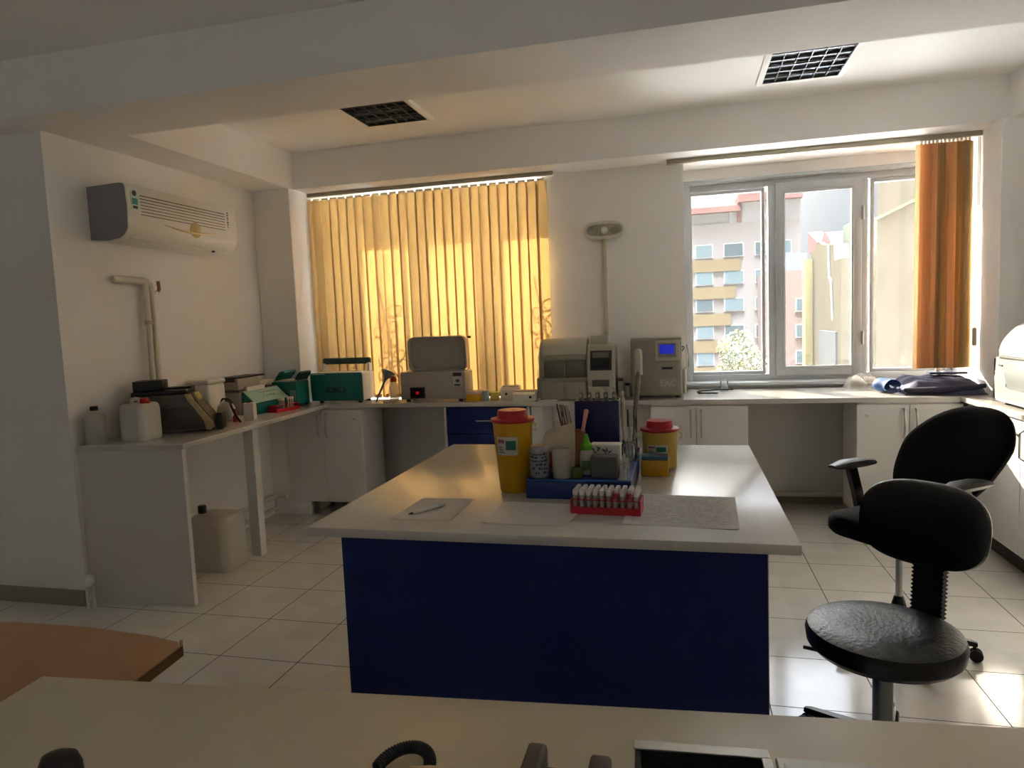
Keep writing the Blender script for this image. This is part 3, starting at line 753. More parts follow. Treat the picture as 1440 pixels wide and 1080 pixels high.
MB().cyl((-.02, 0, 0), (.078, 0, .19), .008).build('stem', MATS['grey plastic'], t)
tag(MB().lathe([(0, 0), (.05, 0), (.06, .008), (.062, .016), (.056, .014), (0, .006)]).build('shallow_dish', MILKC, None, (-2.24, 4.965, CT)), 'shallow clear dish at the foot of the grey bath', 'dish')

t = thing('water_bath', 'grey water bath with its big lid raised in front of the ochre blind', 'water bath', (-1.865, 4.94, CT))
MB().box(-.268, .262, 0, .205, .02, .225, .008).build('casing', GREYM, t)
MB().box(-.262, .256, .005, .20, .222, .234, .004).build('rim', CHROME, t)
dsp = MB().box(-.19, -.065, -.006, .004, .028, .115, .003, 1).build('display', BLACK, t)
MB().box(-.18, -.075, -.0075, -.0055, .04, .10).build('display_window', mat('dark display glass', '140405', .15), dsp)
red_led = emit_mat('red led', 'd01018', .22)
text('37', .026, (-.128, -.008, .07), FRONT, red_led, dsp, 'digits', .0004)
sw = MB().box(.165, .235, -.004, .003, .115, .19, .002, 1).build('switch_panel', mat('switch panel', 'bdb9ae', .45), t)
MB().box(.19, .218, -.010, -.003, .15, .172, .002, 1).build('rocker_switch', mat('blue grey switch', '394450', .4), sw)
MB().box(.175, .225, -.0052, -.0038, .122, .135).build('printed_strip', mat('dark print', '3c3a36', .5), sw)
MB().box(.168, .235, -.004, .002, .197, .222, .001, 1).build('vent_strip', mat('dark strip', '3c3832', .5), t)
# lid: a shallow tray standing on its rear edge
lo = rrect(.50, .285, .05, 6)
R = []
lidm = Matrix.Translation((-.005, .155, .366)) @ Matrix.Rotation(math.radians(3), 4, 'X')
def LP(pts, y): return [lidm @ Vector((x, y, z)) for x, z in pts]
MB().loft([LP(rrect(.475, .26, .05), .040), LP(rrect(.485, .27, .05), .032), LP(rrect(.485, .27, .05), -.02), LP(rrect(.47, .255, .045), -.022), LP(rrect(.455, .24, .04), -.01), LP(rrect(.455, .24, .04), .02)]).build('lid', GREYM, t, ang=40)
MB().box(-.23, .21, .15, .185, .23, .245, .004).build('lid_hinge', DGREY, t)
MB().cyl(lidm @ Vector((.25, .02, .12)), lidm @ Vector((.275, .02, .12)), .009, n=10).build('lid_knob', BLACK, t)
for x in (-.22, .21):
    for y in (.04, .17): MB().cyl((x, y, 0), (x, y, .022), .018, n=10).build('foot', RUBBER, t)

def tip_box(label, loc, w, d, h, rotz=0):
    t = thing('tip_box', label, 'box', loc, rotz)
    MB().box(-w / 2, w / 2, -d / 2, d / 2, 0, h * .72, .006).build('base', YEL, t)
    return t
t = tip_box('yellow tip box with a clear lid beside the grey bath', (-1.545, 4.975, CT), .112, .085, .075)
MB().box(-.058, .058, -.044, .044, .054, .08, .006).build('lid', MILKC, t)
tag(MB().box(-.02, .02, -.02, .02, 0, .075, .003).build('small_carton', mat('light blue card', '8fb4c4', .6), None, (-1.455, 4.98, CT)), 'narrow light blue carton beside the yellow tip box below the blind', 'box')
tag(MB().box(-.03, .03, -.02, .02, 0, .06, .003).build('small_carton', mat('lemon card', 'd6c65a', .6), None, (-1.40, 5.04, CT)), 'small lemon yellow carton next to the light blue one', 'box')

def small_box(label, loc, w, d, h, rotz, eye):
    t = thing('mixer', label, 'laboratory device', loc, rotz)
    MB().prism([(-d / 2, 0), (d / 2, 0), (d / 2, h), (-d / 2 + .02, h * .96), (-d / 2, h * .75)], 'x', -w / 2, w / 2, .006).build('casing', ACW, t)
    MB().box(-w / 2 + .01, w / 2 - .01, -d / 2 + .03, d / 2 - .01, h, h + .008, .003, 1).build('top_plate', mat('top plate', 'b9b3a2', .4), t)
    for x in eye: MB().cyl((x, -d / 2 + .004, h * .45), (x, -d / 2 - .005, h * .45), .010, n=14).build('knob', BLACK, t)
    return t
small_box('small cream mixer with two dark knobs behind the lower cream box', (-1.285, 5.10, CT), .15, .12, .095, .1, (-.03, .035))
small_box('low cream box with one dark knob near the front of the long worktop', (-1.14, 4.965, CT), .175, .13, .07, -.06, (.055,))
o = MB().loft([[(-1.03, 4.880, CT + .001), (-.90, 4.879, CT + .001), (-.88, 4.903, CT + .008), (-1.0, 4.904, CT + .006)], [(-1.03, 4.880, CT + .003), (-.90, 4.879, CT + .003), (-.88, 4.903, CT + .010), (-1.0, 4.904, CT + .008)]])
tag(o.build('curled_sheet', PAPER), 'curled white sheet sticking out from under the hooded grey analyzer', 'paper')

# ------------------------------------------------------------------ analyzers on the long worktop
t = thing('hooded_analyzer', 'big grey analyzer with curved hood and a dark screen in front of the pier', 'laboratory analyzer', (-.757, 4.918, CT)); t.scale = (1, .86, .985)
GA = mat('analyzer grey', '8f8b7c', .42, var=.03); GB = mat('analyzer pale grey', 'a9a596', .36); GD = mat('analyzer smoked door', '5f5a4c', .3)
MB().box(-.29, .29, .03, .275, 0.012, .17, .012, 3).build('base', GA, t)
hood = [(.05, .165), (.275, .165), (.275, .45), (.20, .452), (.14, .435), (.095, .395), (.068, .345), (.055, .30)]
MB().prism(hood, 'x', -.275, .085, .012, 3).build('hood', GA, t, ang=30)
MB().prism([(.066, .33), (.098, .392), (.142, .43), (.20, .446), (.27, .446), (.27, .458), (.20, .458), (.135, .443), (.085, .402), (.055, .34)], 'x', -.245, .08, .003).build('hood_cover', GB, t, ang=30)
MB().box(-.265, .08, .045, .06, .30, .335, .006).build('hood_band', GA, t)
for x0, x1 in ((-.235, -.085), (-.075, .075)):
    MB().box(x0, x1, .044, .056, .175, .295, .006).build('smoked_door', GD, t)
    tr = MB(); tr.prism([(-.01, .012), (.035, .012), (.035, .135), (.015, .145), (-.002, .138), (-.01, .12)], 'x', x0 - .012, x1 + .004, .006); tr.build('sample_drawer', GA, t)
MB().box(-.25, .08, .036, .048, .145, .172).build('dark_gap', mat('dark gap', '1d1a15', .6), t)
md = [(0.0, .0), (.275, 0.012), (.275, .40), (.12, .415), (.07, .395), (.03, .30), (.0, .18)]
MB().prism(md, 'x', .09, .29, .01, 3).build('control_module', GB, t, ang=30)
scr = Matrix.Translation((.19, .032, .29)) @ Matrix.Rotation(math.radians(-17), 4, 'X')
so_ = MB().box(-.078, .078, -.008, .012, -.075, .075, .004, M=scr).build('screen', mat('screen bezel', '2a2823', .3), t)
MB().box(-.062, .062, -.0095, -.007, -.06, .01, M=scr).build('screen_glass', mat('screen glass', '16161a', .12), so_)
MB().box(-.062, .055, -.0095, -.007, .02, .06, M=scr).build('screen_label', mat('screen label', '6a695a', .4), so_)
MB().box(.11, .235, .10, .22, .405, .47, .006).build('printer_box', GB, t)
MB().box(.125, .25, -.006, .02, .10, .15, .004).build('keypad', mat('keypad dark', '4d4a40', .5, var=.3, scale=90), t)
for x in (-.25, .25):
    for y in (.05, .25): MB().cyl((x, y, 0), (x, y, .016), .016, n=10).build('foot', RUBBER, t)

for i, (x, y, r, h, lab) in enumerate([(-.452, 5.21, .032, .13, 'white reagent bottle with brown cap between the two big analyzers'), (-.395, 5.13, .026, .10, 'shorter white reagent bottle with a dark cap touching the blue-screen analyzer')]):
    bottle('reagent_bottle', lab, 'bottle', (x, y, CT), r, h, MILK, mat('brown cap', '6b4a32', .5) if i == 0 else BLACK, .7)

t = thing('blood_analyzer', 'grey box analyzer with a blue screen on the worktop beside the bare window', 'laboratory analyzer', (-.177, 4.985, CT))
MB().box(-.18, .18, 0, .275, .018, .43, .012, 3).build('casing', GA, t)
MB().box(-.178, .178, .0, .28, .428, .438, .004).build('top_cover', GB, t)
b = MB().box(-.005, .165, -.006, .004, .27, .415, .006).build('screen_bezel', GB, t)
MB().box(.015, .14, -.0075, -.005, .295, .395, .003, 1).build('screen_surround', mat('screen surround', '75757f', .35), b)
MB().box(.025, .125, -.009, -.007, .32, .385).build('screen', emit_mat('blue screen', '1b22a0', .10), b)
MB().box(.04, .115, -.004, .003, .208, .225, .001, 1).build('slot', BLACK, t)
b = MB().box(.015, .15, -.003, .003, .075, .145, .003, 1).build('name_plate', mat('name plate', '98958a', .4), t)
text('EXC', .06, (.082, -.0035, .108), FRONT, mat('name plate letters', 'b5b2a8', .4), b, 'lettering')
R = [[(x, y, .175) for x, y in rrect(.06, .05, .02, 5, -.125, -.01)], [(x, y, .30) for x, y in rrect(.062, .052, .02, 5, -.125, -.01)], [(x, y, .345) for x, y in rrect(.056, .045, .02, 5, -.125, -.008)], [(x, y, .36) for x, y in rrect(.03, .03, .014, 5, -.125, -.004)]]
MB().loft(R).build('probe_cover', GB, t)
MB().cyl((-.12, -.012, .17), (-.12, -.012, .10), .006).build('probe', CHROME, t)
MB().box(-.145, -.09, -.014, 0, .06, .115, .004).build('start_plate', mat('start plate', '7d7868', .45), t)
MB().cyl((-.12, -.012, .155), (-.12, -.03, .155), .008, n=12).build('probe_guard', BLACK, t)
for k in range(4):
    x = .184 + .008 * (k % 2); y = .03 + .055 * k
    MB().tube([(.175, y, .38 - .02 * k), (x + .02, y - .01, .37), (x + .035 - .004 * k, y, .30), (x + .03, y + .01, .22), (.178, y, .18)], .0065, 8).build('hose', BLACK if k % 2 else MILK, t)
MB().box(.18, .205, .02, .22, .03, .20, .01).build('side_filter', mat('pale side filter', 'bdb8a6', .5, var=.2, scale=60), t)
for x in (-.15, .15):
    for y in (.03, .24): MB().cyl((x, y, 0), (x, y, .02), .016, n=10).build('foot', RUBBER, t)
o = MB().tube([(.115 + .10 * math.sin(a) + .02 * a, 5.14 + .06 * math.cos(a), CT + .009 + .004 * a) for a in [i * .3 for i in range(26)]], .006, 8)
tag(o.build('power_cable', RUBBER), 'black looped power cable on the worktop beside the blue-screen analyzer', 'cable')
tag(MB().lathe([(0, 0), (.029, 0), (.03, .004), (.03, .07), (.024, .078), (.024, .09), (.021, .09), (.021, .078), (.027, .068), (.027, .006), (0, .005)]).build('glass_jar', LABGLASS, None, (.312, 5.42, CT)), 'small empty glass jar on the worktop under the bare window', 'jar')

# ------------------------------------------------------------------ heap by the orange blind
def crumple(nm, label, cat, m, outline_fn, nu, nv, seed, amp, hgt):
    rnd = random.Random(seed); ph = [(rnd.uniform(3, 16), rnd.uniform(3, 16), rnd.uniform(0, 6), rnd.uniform(.3, 1)) for _ in range(9)]
    def H(u, v):
        return sum(a * abs(math.sin(fx * u + fy * v + p)) for fx, fy, p, a in ph) / 5
    tb = bmesh.new(); top = []; bot = []
    for j in range(nv + 1):
        rt_, rb_ = [], []
        for i in range(nu + 1):
            u, v = i / nu, j / nv
            x, y = outline_fn(u, v); e = min(1, 5.5 * min(u, 1 - u)) ** .6 * min(1, 4.5 * min(v, 1 - v)) ** .6
            z = (hgt(u, v) + amp * (H(u, v) - .5)) * e
            rt_.append(tb.verts.new((x, y, max(.004, z)))); rb_.append(tb.verts.new((x, y, .001)))
        top.append(rt_); bot.append(rb_)
    for j in range(nv):
        for i in range(nu):
            tb.faces.new((top[j][i], top[j][i + 1], top[j + 1][i + 1], top[j + 1][i]))
            tb.faces.new((bot[j][i], bot[j + 1][i], bot[j + 1][i + 1], bot[j][i + 1]))
    for i in range(nu):
        tb.faces.new((top[0][i], bot[0][i], bot[0][i + 1], top[0][i + 1])); tb.faces.new((top[nv][i], top[nv][i + 1], bot[nv][i + 1], bot[nv][i]))
    for j in range(nv):
        tb.faces.new((top[j][0], top[j + 1][0], bot[j + 1][0], bot[j][0])); tb.faces.new((top[j][nu], bot[j][nu], bot[j + 1][nu], top[j + 1][nu]))
    mb = MB(); mb._add(tb)
    return mb
JK = mat('grey purple cloth', '3d3d58', .75, var=.25, scale=14, bump=.2)
t = thing('jacket', 'crumpled grey-purple jacket lying on the worktop before the orange blind', 'jacket', (0, 0, CT))
o = crumple('jacket', '', '', JK, lambda u, v: (1.435 + .47 * u + .02 * math.sin(5 * v), 4.99 + .40 * v - .06 * u + .03 * math.sin(7 * u)), 46, 30, 3, .06, lambda u, v: .05 + .045 * v)
o.build('body', JK, t, ang=60)
sl = MB().tube([(1.44, 5.03, .03), (1.52, 5.0, .028), (1.65, 4.975, .03), (1.78, 4.96, .042), (1.89, 4.955, .06)], .03, 10, rad=[.012, .022, .026, .024, .014]); sl.build('sleeve', mat('dark purple cloth', '25253b', .75, var=.2, scale=20), t)
t = thing('clipboard', 'flat dark blue folder lying on top of the crumpled jacket', 'folder', (1.76, 5.235, CT + .118), -.12)
MB().box(-.11, .11, -.06, .06, 0, .014, .003).build('cover', mat('navy cover', '2a3553', .4), t)
tag(MB().box(-.013, .013, -.008, .008, 0, .065, .003).build('small_carton', mat('white card', 'e3ddd4', .6), None, (1.715, 5.27, CT + .132)), 'tiny white carton standing upright on the dark blue folder', 'box')
t = thing('cloth_roll', 'rolled bright blue cloth at the end of the crumpled jacket', 'cloth', (1.37, 5.16, CT + .0))
sp = []
for i in range(60):
    a = i * .32; r = .012 + .042 * i / 60; sp.append((r * math.cos(a), r * math.sin(a) + .0))
MBr = MB()
tb = bmesh.new(); rows = []
for k in range(7):
    yy = -.075 + .15 * k / 6; rows.append([tb.verts.new((x * 1.3 + .01 * math.sin(k), yy + .006 * math.sin(i * .9), z + .054)) for i, (x, z) in enumerate(sp)])
for a, b in zip(rows, rows[1:]):
    for i in range(len(a) - 1): tb.faces.new((a[i], a[i + 1], b[i + 1], b[i]))
bmesh.ops.solidify(tb, geom=list(tb.faces), thickness=.005)
MBr._add(tb); MBr.build('roll', mat('bright blue cloth', '1f4f86', .7, var=.25, scale=30), t, rotz=.25, ang=60)
o = crumple('x', '', '', None, lambda u, v: (1.17 + .24 * u, 5.37 + .2 * v), 30, 22, 8, .11, lambda u, v: .045)
o = o.build('clear_bag', translucent_mat('clear film', 'e8e4dc', 'e8e4dc', .4, .55, .15), None, (0, 0, CT), ang=20)
tag(o, 'crumpled clear plastic bag on the worktop behind the rolled blue cloth', 'bag')
t = thing('smoked_box', 'tall smoked plastic box beside the domed white analyzer', 'box', (1.935, 4.77, CT))
SM = glass_mat('smoked plastic', (.42, .38, .36), 1.0, .1)
k = MB(); k.box(-.05, .05, -.06, -.056, 0, .245); k.box(-.05, .05, .056, .06, 0, .245); k.box(-.05, -.046, -.056, .056, 0, .245); k.box(.046, .05, -.056, .056, 0, .245); k.box(-.046, .046, -.056, .056, 0, .004)
k.build('walls', SM, t)
MB().box(-.046, .046, -.056, .056, .004, .08, .004).build('filling', mat('dark filling', '2b2930', .6), t)
MB().box(-.044, -.01, -.054, .05, .175, .235, .003).build('brown_label', mat('brown label', '7a5844', .6), t)

t = thing('domed_analyzer', 'glossy white analyzer with a domed cover on the right-hand wall counter', 'laboratory analyzer', (1.78, 4.54, CT))
AW = mat('glossy white casing', 'a3a6a6', .18, coat=.4)
MB().prism([(0, .02), (.56, .02), (.56, .275), (-.002, .275), (-.006, .15), (0, .03)], 'y', -.95, 0, .012, 3).build('casing', AW, t, ang=30)
dm = [(.02, .275)]
for k in range(13):
    a = math.radians(180 - 7.5 * k * 1.0); dm.append((.30 + .29 * math.cos(a), .275 + .235 * math.sin(a)))
dm += [(.56, .51), (.56, .275)]
MB().prism(dm, 'y', -.95, -.003, .012, 3).build('dome_cover', AW, t, ang=30)
MB().box(-.008, .02, -.80, -.06, .268, .283, .004).build('cover_gap', mat('dark gap', '1d1a15', .6), t)
MB().prism([(-.004, .10), (-.012, .11), (-.03, .20), (-.02, .26), (-.004, .262)], 'y', -.75, -.17, .006).build('front_fascia', mat('pale fascia', '8f9393', .25), t)
MB().box(-.0085, -.004, -.10, -.05, .225, .232).build('printed_name', mat('dark print', '3c3a36', .5), t)
MB().lathe([(0, 0), (.01, 0), (.008, .005), (0, .006)], M=Matrix.Translation((-.006, -.15, .12)) @ Matrix.Rotation(-PI / 2, 4, 'Y')).build('button', AW, t)
MB().tube([(.05, -.93, .36), (-.004, -.9, .33)], .006).build('cover_latch', CHROME, t) if False else None
for x in (.05, .5):
    for y in (-.9, -.06): MB().cyl((x, y, 0), (x, y, .022), .02, n=10).build('foot', RUBBER, t)

# ------------------------------------------------------------------ things on the island
def sharps(label, loc, rb, rt_, h, lidr, m, lab_z, handles):
    t = thing('sharps_container', label, 'container', loc, 0)
    b = MB().lathe([(0, 0), (rb - .004, 0), (rb, .005), (rt_, h), (rt_ - .004, h), (0, h - .001)], n=40).build('bucket', m, t)
    MB().lathe([(0, h), (lidr, h), (lidr + .003, h + .004), (lidr + .002, h + .011), (lidr - .012, h + .013), (lidr * .72, h + .014), (lidr * .70, h + .036), (lidr * .66, h + .04), (0, h + .04)], n=40).build('lid', RED, t)
    R = []
    for z in (lab_z, lab_z + h * .22):
        pass
    def arc(a0, a1, z0, z1, off, mm, nm, par):
        tb = bmesh.new(); lo, hi = [], []
        for k in range(13):
            a = a0 + (a1 - a0) * k / 12
            for z, L in ((z0, lo), (z1, hi)):
                r = rb + (rt_ - rb) * z / h + off
                L.append(tb.verts.new((r * math.cos(a), r * math.sin(a), z)))
        for k in range(12): tb.faces.new((lo[k], lo[k + 1], hi[k + 1], hi[k]))
        mb = MB(); mb._add(tb); return mb.build(nm, mm, par)
    dz = h * .26
    c0 = -PI / 2 - .15
    L = arc(c0 - .62, c0 + .62, lab_z, lab_z + dz, .0006, mat('label paper', 'c9c7bb', .6), 'label', b)
    arc(c0 - .02, c0 + .52, lab_z + dz * .3, lab_z + dz * .8, .0012, mat('green label print', '1f6f5c', .6), 'print', L)
    arc(c0 - .5, c0 - .1, lab_z + dz * .66, lab_z + dz * .86, .0012, mat('red label print', '9c5a50', .6), 'print', L)
    for q in range(3): arc(c0 - .5, c0 - .12 - .06 * q, lab_z + dz * (.12 + .14 * q), lab_z + dz * (.19 + .14 * q), .0012, mat('grey label print', '7b7a70', .6), 'print', L)
    for sgn in handles:
        MB().tube([(sgn * (rt_ + .002), 0, h - .004), (sgn * (rt_ + .016), -.004, h - .010), (sgn * (rt_ + .018), -.006, h - .024), (sgn * (rt_ + .004), -.004, h - .032)], .0045, 8).build('handle_tab', mat('pale tab', 'd9cfae', .5), t)
    return t
sharps('tall yellow sharps container with red lid beside the blue tray', (-.575, 2.285, CT), .052, .070, .245, .074, YEL, .135, (1,))
WY_ = mat('translucent yellow', 'c9a94a', .4)
sharps('short wide sharps container with red lid behind the yellow tip box', (-.088, 2.69, CT), .064, .069, .145, .072, WY_, .06, (1, -1))
t = tip_box('bright yellow tip box with blue lid in front of the short sharps container', (-.103, 2.555, CT), .10, .075, .085, 0)
MB().box(-.048, .048, -.035, .035, .0612, .074, .003).build('lid', mat('blue lid', '3a6480', .4), t)

t = thing('blue_tray', 'low blue box used as a stand in the middle of the island', 'tray', (-.337, 2.463, CT))
MB().box(-.173, .173, -.288, .288, 0, .058, .003, 2).build('body', mat('blue box', '0d2c6c', .4, var=.06), t)
k = MB(); k.box(-.173, .173, -.288, -.282, .058, .066, .002, 1); k.box(-.173, .173, .282, .288, .058, .066, .002, 1); k.box(.167, .173, -.282, .282, .058, .066, .002, 1); k.box(-.173, -.167, -.282, .282, .058, .066, .002, 1)
k.build('rim', mat('blue rim', '2c559c', .35), t)
TZ = CT + .0585
t = thing('drink_can', 'silver printed can at the front corner of the blue tray', 'can', (-.470, 2.222, TZ))
MB().lathe([(0, 0), (.027, 0), (.032, .006), (.033, .012), (.033, .098), (.030, .106), (.0285, .112), (.026, .109), (0, .108)], n=32).build('can_body', mat('can silver', '9c9ca0', .32, metal=.7), t)
def arc_patch(par, r, a0, a1, z0, z1, m, nm):
    tb = bmesh.new(); lo, hi = [], []
    for k in range(11):
        a = a0 + (a1 - a0) * k / 10
        lo.append(tb.verts.new((r * math.cos(a), r * math.sin(a), z0))); hi.append(tb.verts.new((r * math.cos(a), r * math.sin(a), z1)))
    for k in range(10): tb.faces.new((lo[k], lo[k + 1], hi[k + 1], hi[k]))
    mb = MB(); mb._add(tb); return mb.build(nm, m, par)
lb = arc_patch(t, .0334, -PI * .93, -PI * .12, .014, .095, mat('can label', '8d8f96', .5), 'label')
rc = random.Random(11)
for z in (.022, .036, .05, .062, .074, .084):
    a = -PI * .86
    while a < -PI * .2:
        w_ = rc.uniform(.10, .34)
        if rc.random() < .8: arc_patch(lb, .0338, a, min(a + w_, -PI * .18), z, z + rc.choice((.005, .008)), mat('can print', '2d3038', .5), 'print')
        a += w_ + .09
MB().lathe([(0, .1115), (.024, .1115), (.024, .1125), (0, .1125)]).build('can_top', mat('brown can top', '4a3a30', .4, metal=.4), t)

t = thing('paper_bag', 'pleated cream paper bag standing behind the printed can', 'bag', (-.425, 2.335, TZ))
def bagring(w_, d_, z, sx=0, sl=0):
    return [Vector((x + sx, y + (.25 * d_ if abs(x) < .01 else 0) * (1 if y < 0 else -1), z + sl * x)) for x, y in ((w_ / 2, d_ / 2), (0, d_ / 2), (-w_ / 2, d_ / 2), (-w_ / 2 * .86, 0), (-w_ / 2, -d_ / 2), (0, -d_ / 2), (w_ / 2, -d_ / 2), (w_ / 2 * .86, 0))]
MB().loft([bagring(.098, .07, 0), bagring(.106, .07, .06), bagring(.110, .06, .105, .0, .12), bagring(.106, .035, .138, .004, .22), bagring(.100, .012, .158, .008, .30)]).build('bag_body', mat('cream paper', 'cdbfa6', .8, var=.1, scale=18, bump=.2), t, ang=12)
MB().cyl((.0, -.01, .15), (.0, -.012, .185), .006, .002, n=8).build('twisted_corner', mat('cream paper', 'cdbfa6'), t)
MB().box(-.04, -.004, -.0365, -.0352, .02, .075).build('orange_print', mat('orange print', 'b8663a', .7, var=.3, scale=40), t)
tag(MB().lathe([(0, 0), (.028, 0), (.031, .003), (.033, .098), (.034, .102), (.031, .1), (.028, .006), (0, .005)], n=28).build('plastic_beaker', translucent_mat('milky beaker', 'd3cec4', 'd3cec4', .4, .25, .3), None, (-.398, 2.238, TZ)), 'milky plastic beaker right of the printed can before the paper bag', 'beaker')
t = thing('wicker_pot', 'small brown woven pot holding the wooden sticks behind the paper bag', 'pot', (-.392, 2.455, TZ))
R = [(0, 0), (.04, 0)]
for k in range(24): R.append((.042 + .004 * k / 23 + .0015 * (k % 2), .004 + .118 * k / 23))
R += [(.043, .124), (.040, .122), (.038, .012), (0, .01)]
MB().lathe(R, n=30).build('woven_wall', mat('wicker', '8a5a34', .7, var=.35, scale=60), t, ang=60)
ra = random.Random(2); stick0 = None
for k in range(9):
    a = ra.uniform(0, 6.28); r0 = .02; lean = ra.uniform(-.30, -.12); l = ra.uniform(.19, .225)
    p = Vector((-.392 + r0 * math.cos(a) * .8, 2.455 + r0 * math.sin(a), TZ + .012)); d = Vector((lean, ra.uniform(-.1, .12), 1)).normalized()
    o = MB().box(-.004, .004, -.0012, .0012, 0, l, .0008, 1).build('wooden_stick', mat('dark wood stick', '6f3f2e', .6), None, p)
    o.rotation_euler = d.to_track_quat('Z', 'Y').to_euler(); tag(o, 'reddish brown wooden stick leaning out of the woven pot', 'stick', 'sticks in the woven pot')
o = MB().lathe([(0, 0), (.006, 0), (.009, .16), (.010, .21), (.008, .21), (0, .19)], n=12).build('plastic_pipette', MILK, None, (-.385, 2.45, TZ + .012)); o.rotation_euler = (.05, -.10, 0)
tag(o, 'white plastic pipette standing among the brown sticks', 'pipette')
o = MB().lathe([(0, 0), (.006, 0), (.007, .15), (.009, .19), (0, .195)], n=12).build('plastic_stirrer', mat('pink plastic', 'c98a86', .4), None, (-.378, 2.462, TZ + .012)); o.rotation_euler = (0, .20, 0)
tag(o, 'pale pink plastic stirrer leaning towards the blue pipette stand', 'stirrer')
t = thing('squeeze_bottle', 'small white bottle with a pointed bright green cap', 'bottle', (-.322, 2.30, TZ))
MB().lathe([(0, 0), (.022, 0), (.024, .004), (.024, .068), (.019, .082), (.012, .086), (0, .086)]).build('bottle_body', MILK, t)
MB().lathe([(0, .084), (.019, .084), (.02, .10), (.012, .112), (.008, .13), (.005, .138), (0, .139)]).build('cap', mat('lime cap', '62b01e', .4), t)
MB().box(-.015, .015, -.0252, -.0238, .018, .05).build('label', mat('green label', '5f7d3c', .6), t)
tag(MB().lathe([(0, 0), (.02, 0), (.021, .004), (.018, .03), (.01, .034), (0, .034)]).build('bottle_stub', mat('olive plastic', '5c6b2e', .45), None, (-.352, 2.245, TZ)), 'squat olive green pot at the foot of the green-capped bottle', 'pot')
tag(MB().box(-.043, .043, -.03, .03, 0, .072, .003, 1).build('grey_box', mat('grey card', '57544f', .55), None, (-.258, 2.262, TZ)), 'plain dark grey box at the front of the blue tray', 'box')
t = thing('carton', 'white carton with green leaf print behind the dark grey box', 'box', (-.262, 2.36, TZ))
MB().box(-.052, .052, -.028, .028, 0, .095, .003, 1).build('carton_body', mat('white card', 'e3ddd4', .6), t)
k = MB(); rl_ = random.Random(6)
for i in range(13):
    x = rl_.uniform(-.047, .02); z = rl_.uniform(.045, .088); a = rl_.uniform(0, 3.1); l = rl_.uniform(.006, .012)
    k.prism([(x + l * math.cos(a), z + l * math.sin(a)), (x - .3 * l * math.sin(a), z + .3 * l * math.cos(a)), (x - l * math.cos(a), z - l * math.sin(a)), (x + .3 * l * math.sin(a), z - .3 * l * math.cos(a))], 'y', -.0290, -.0281)
k.build('leaf_print', mat('leaf print', '24503a', .6), t)

# pipette stand with pipettes
t = thing('pipette_stand', 'dark blue acrylic pipette stand on the back of the blue tray', 'stand', (-.322, 2.655, TZ))
DB = mat('dark blue acrylic', '04104e', .15, coat=.5)
MB().box(-.083, .083, -.045, -.039, .004, .214, .0015, 1).build('front_panel', DB, t)
MB().box(-.083, .083, .039, .045, .004, .214, .0015, 1).build('back_panel', DB, t)
for s in (-1, 1): MB().box(s * .083 - .003, s * .083 + .003, -.039, .039, .004, .214, .001, 1).build('side_panel', DB, t)
k = MB(); k.box(-.08, .08, -.0385, -.012, .205, .211); k.box(-.08, .08, .012, .0385, .205, .211)
for i in range(7): k.box(-.08 + .0258 * i - .004, -.08 + .0258 * i + .004, -.012, .012, .205, .211)
k.build('top_plate', DB, t)
MB().box(-.086, .086, -.048, .048, 0, .004, .001, 1).build('base_plate', DB, t)
PG = mat('pipette olive grey', '7d7a62', .45); PW = mat('pipette ivory', 'bdb698', .4)
def pipette(label, loc, rx, grp=None, mm=PG):
    t = thing('pipette', label, 'pipette', loc, 0, grp); t.rotation_euler = (rx, 0, 0)
    MB().lathe([(0, -.17), (.002, -.17), (.004, -.10), (.006, -.06), (.0085, -.05), (.0095, -.01), (.0095, .018), (.007, .026), (0, .026)], n=14).build('barrel', mm, t)
    MB().lathe([(0, .024), (.004, .024), (.004, .038), (.0075, .039), (.0075, .046), (0, .047)], n=12).build('plunger', PW, t)
    MB().tube([(.0, -.006, .012), (.0, -.018, .016), (0, -.024, .008)], .0035, 8).build('finger_hook', PW, t)
    return t
p0 = pipette('olive grey pipette hanging in the dark blue stand', (-.385, 2.655, TZ + .218), .0, 'pipettes in the blue stand')
for i in range(1, 5): dup(p0, (-.385 + .0322 * i, 2.655, TZ + .218))
pipette('ivory pipette clipped to the end of the dark blue stand', (-.2245, 2.64, TZ + .20), 0, None, PW)

t = thing('glass_cylinder', 'slim clear glass cylinder at the back of the blue tray holding the long steel pipette', 'glass', (-.194, 2.70, TZ))
MB().lathe([(0, 0), (.02, 0), (.0205, .003), (.0205, .165), (.022, .168), (.0185, .168), (.0185, .006), (0, .005)], n=26).build('wall', LABGLASS, t)
t = thing('steel_pipette', 'long grey pipette leaning in the slim glass cylinder', 'pipette', (-.195, 2.70, TZ + .012)); t.rotation_euler = (0, .098, 0)
MB().lathe([(0, 0), (.003, 0), (.004, .10), (.009, .14), (.011, .24), (.009, .27), (.010, .29), (.006, .305), (0, .306)], n=16).build('barrel', mat('steel grey', '75705f', .35, metal=.5), t)
MB().box(-.004, .004, -.02, -.008, .24, .275, .002).build('finger_hook', mat('steel grey', '75705f'), t)
t = thing('glass_jar', 'clear round glass jar of stirring rods at the edge of the blue tray', 'jar', (-.196, 2.53, TZ))
MB().lathe([(0, 0), (.028, 0), (.03, .004), (.03, .05), (.024, .062), (.021, .066), (.024, .072), (.025, .076), (.021, .076), (.019, .066), (.027, .05), (.027, .006), (0, .005)], n=30).build('jar_wall', LABGLASS, t)
gr = mat('white rod', 'c9c7c0', .3)
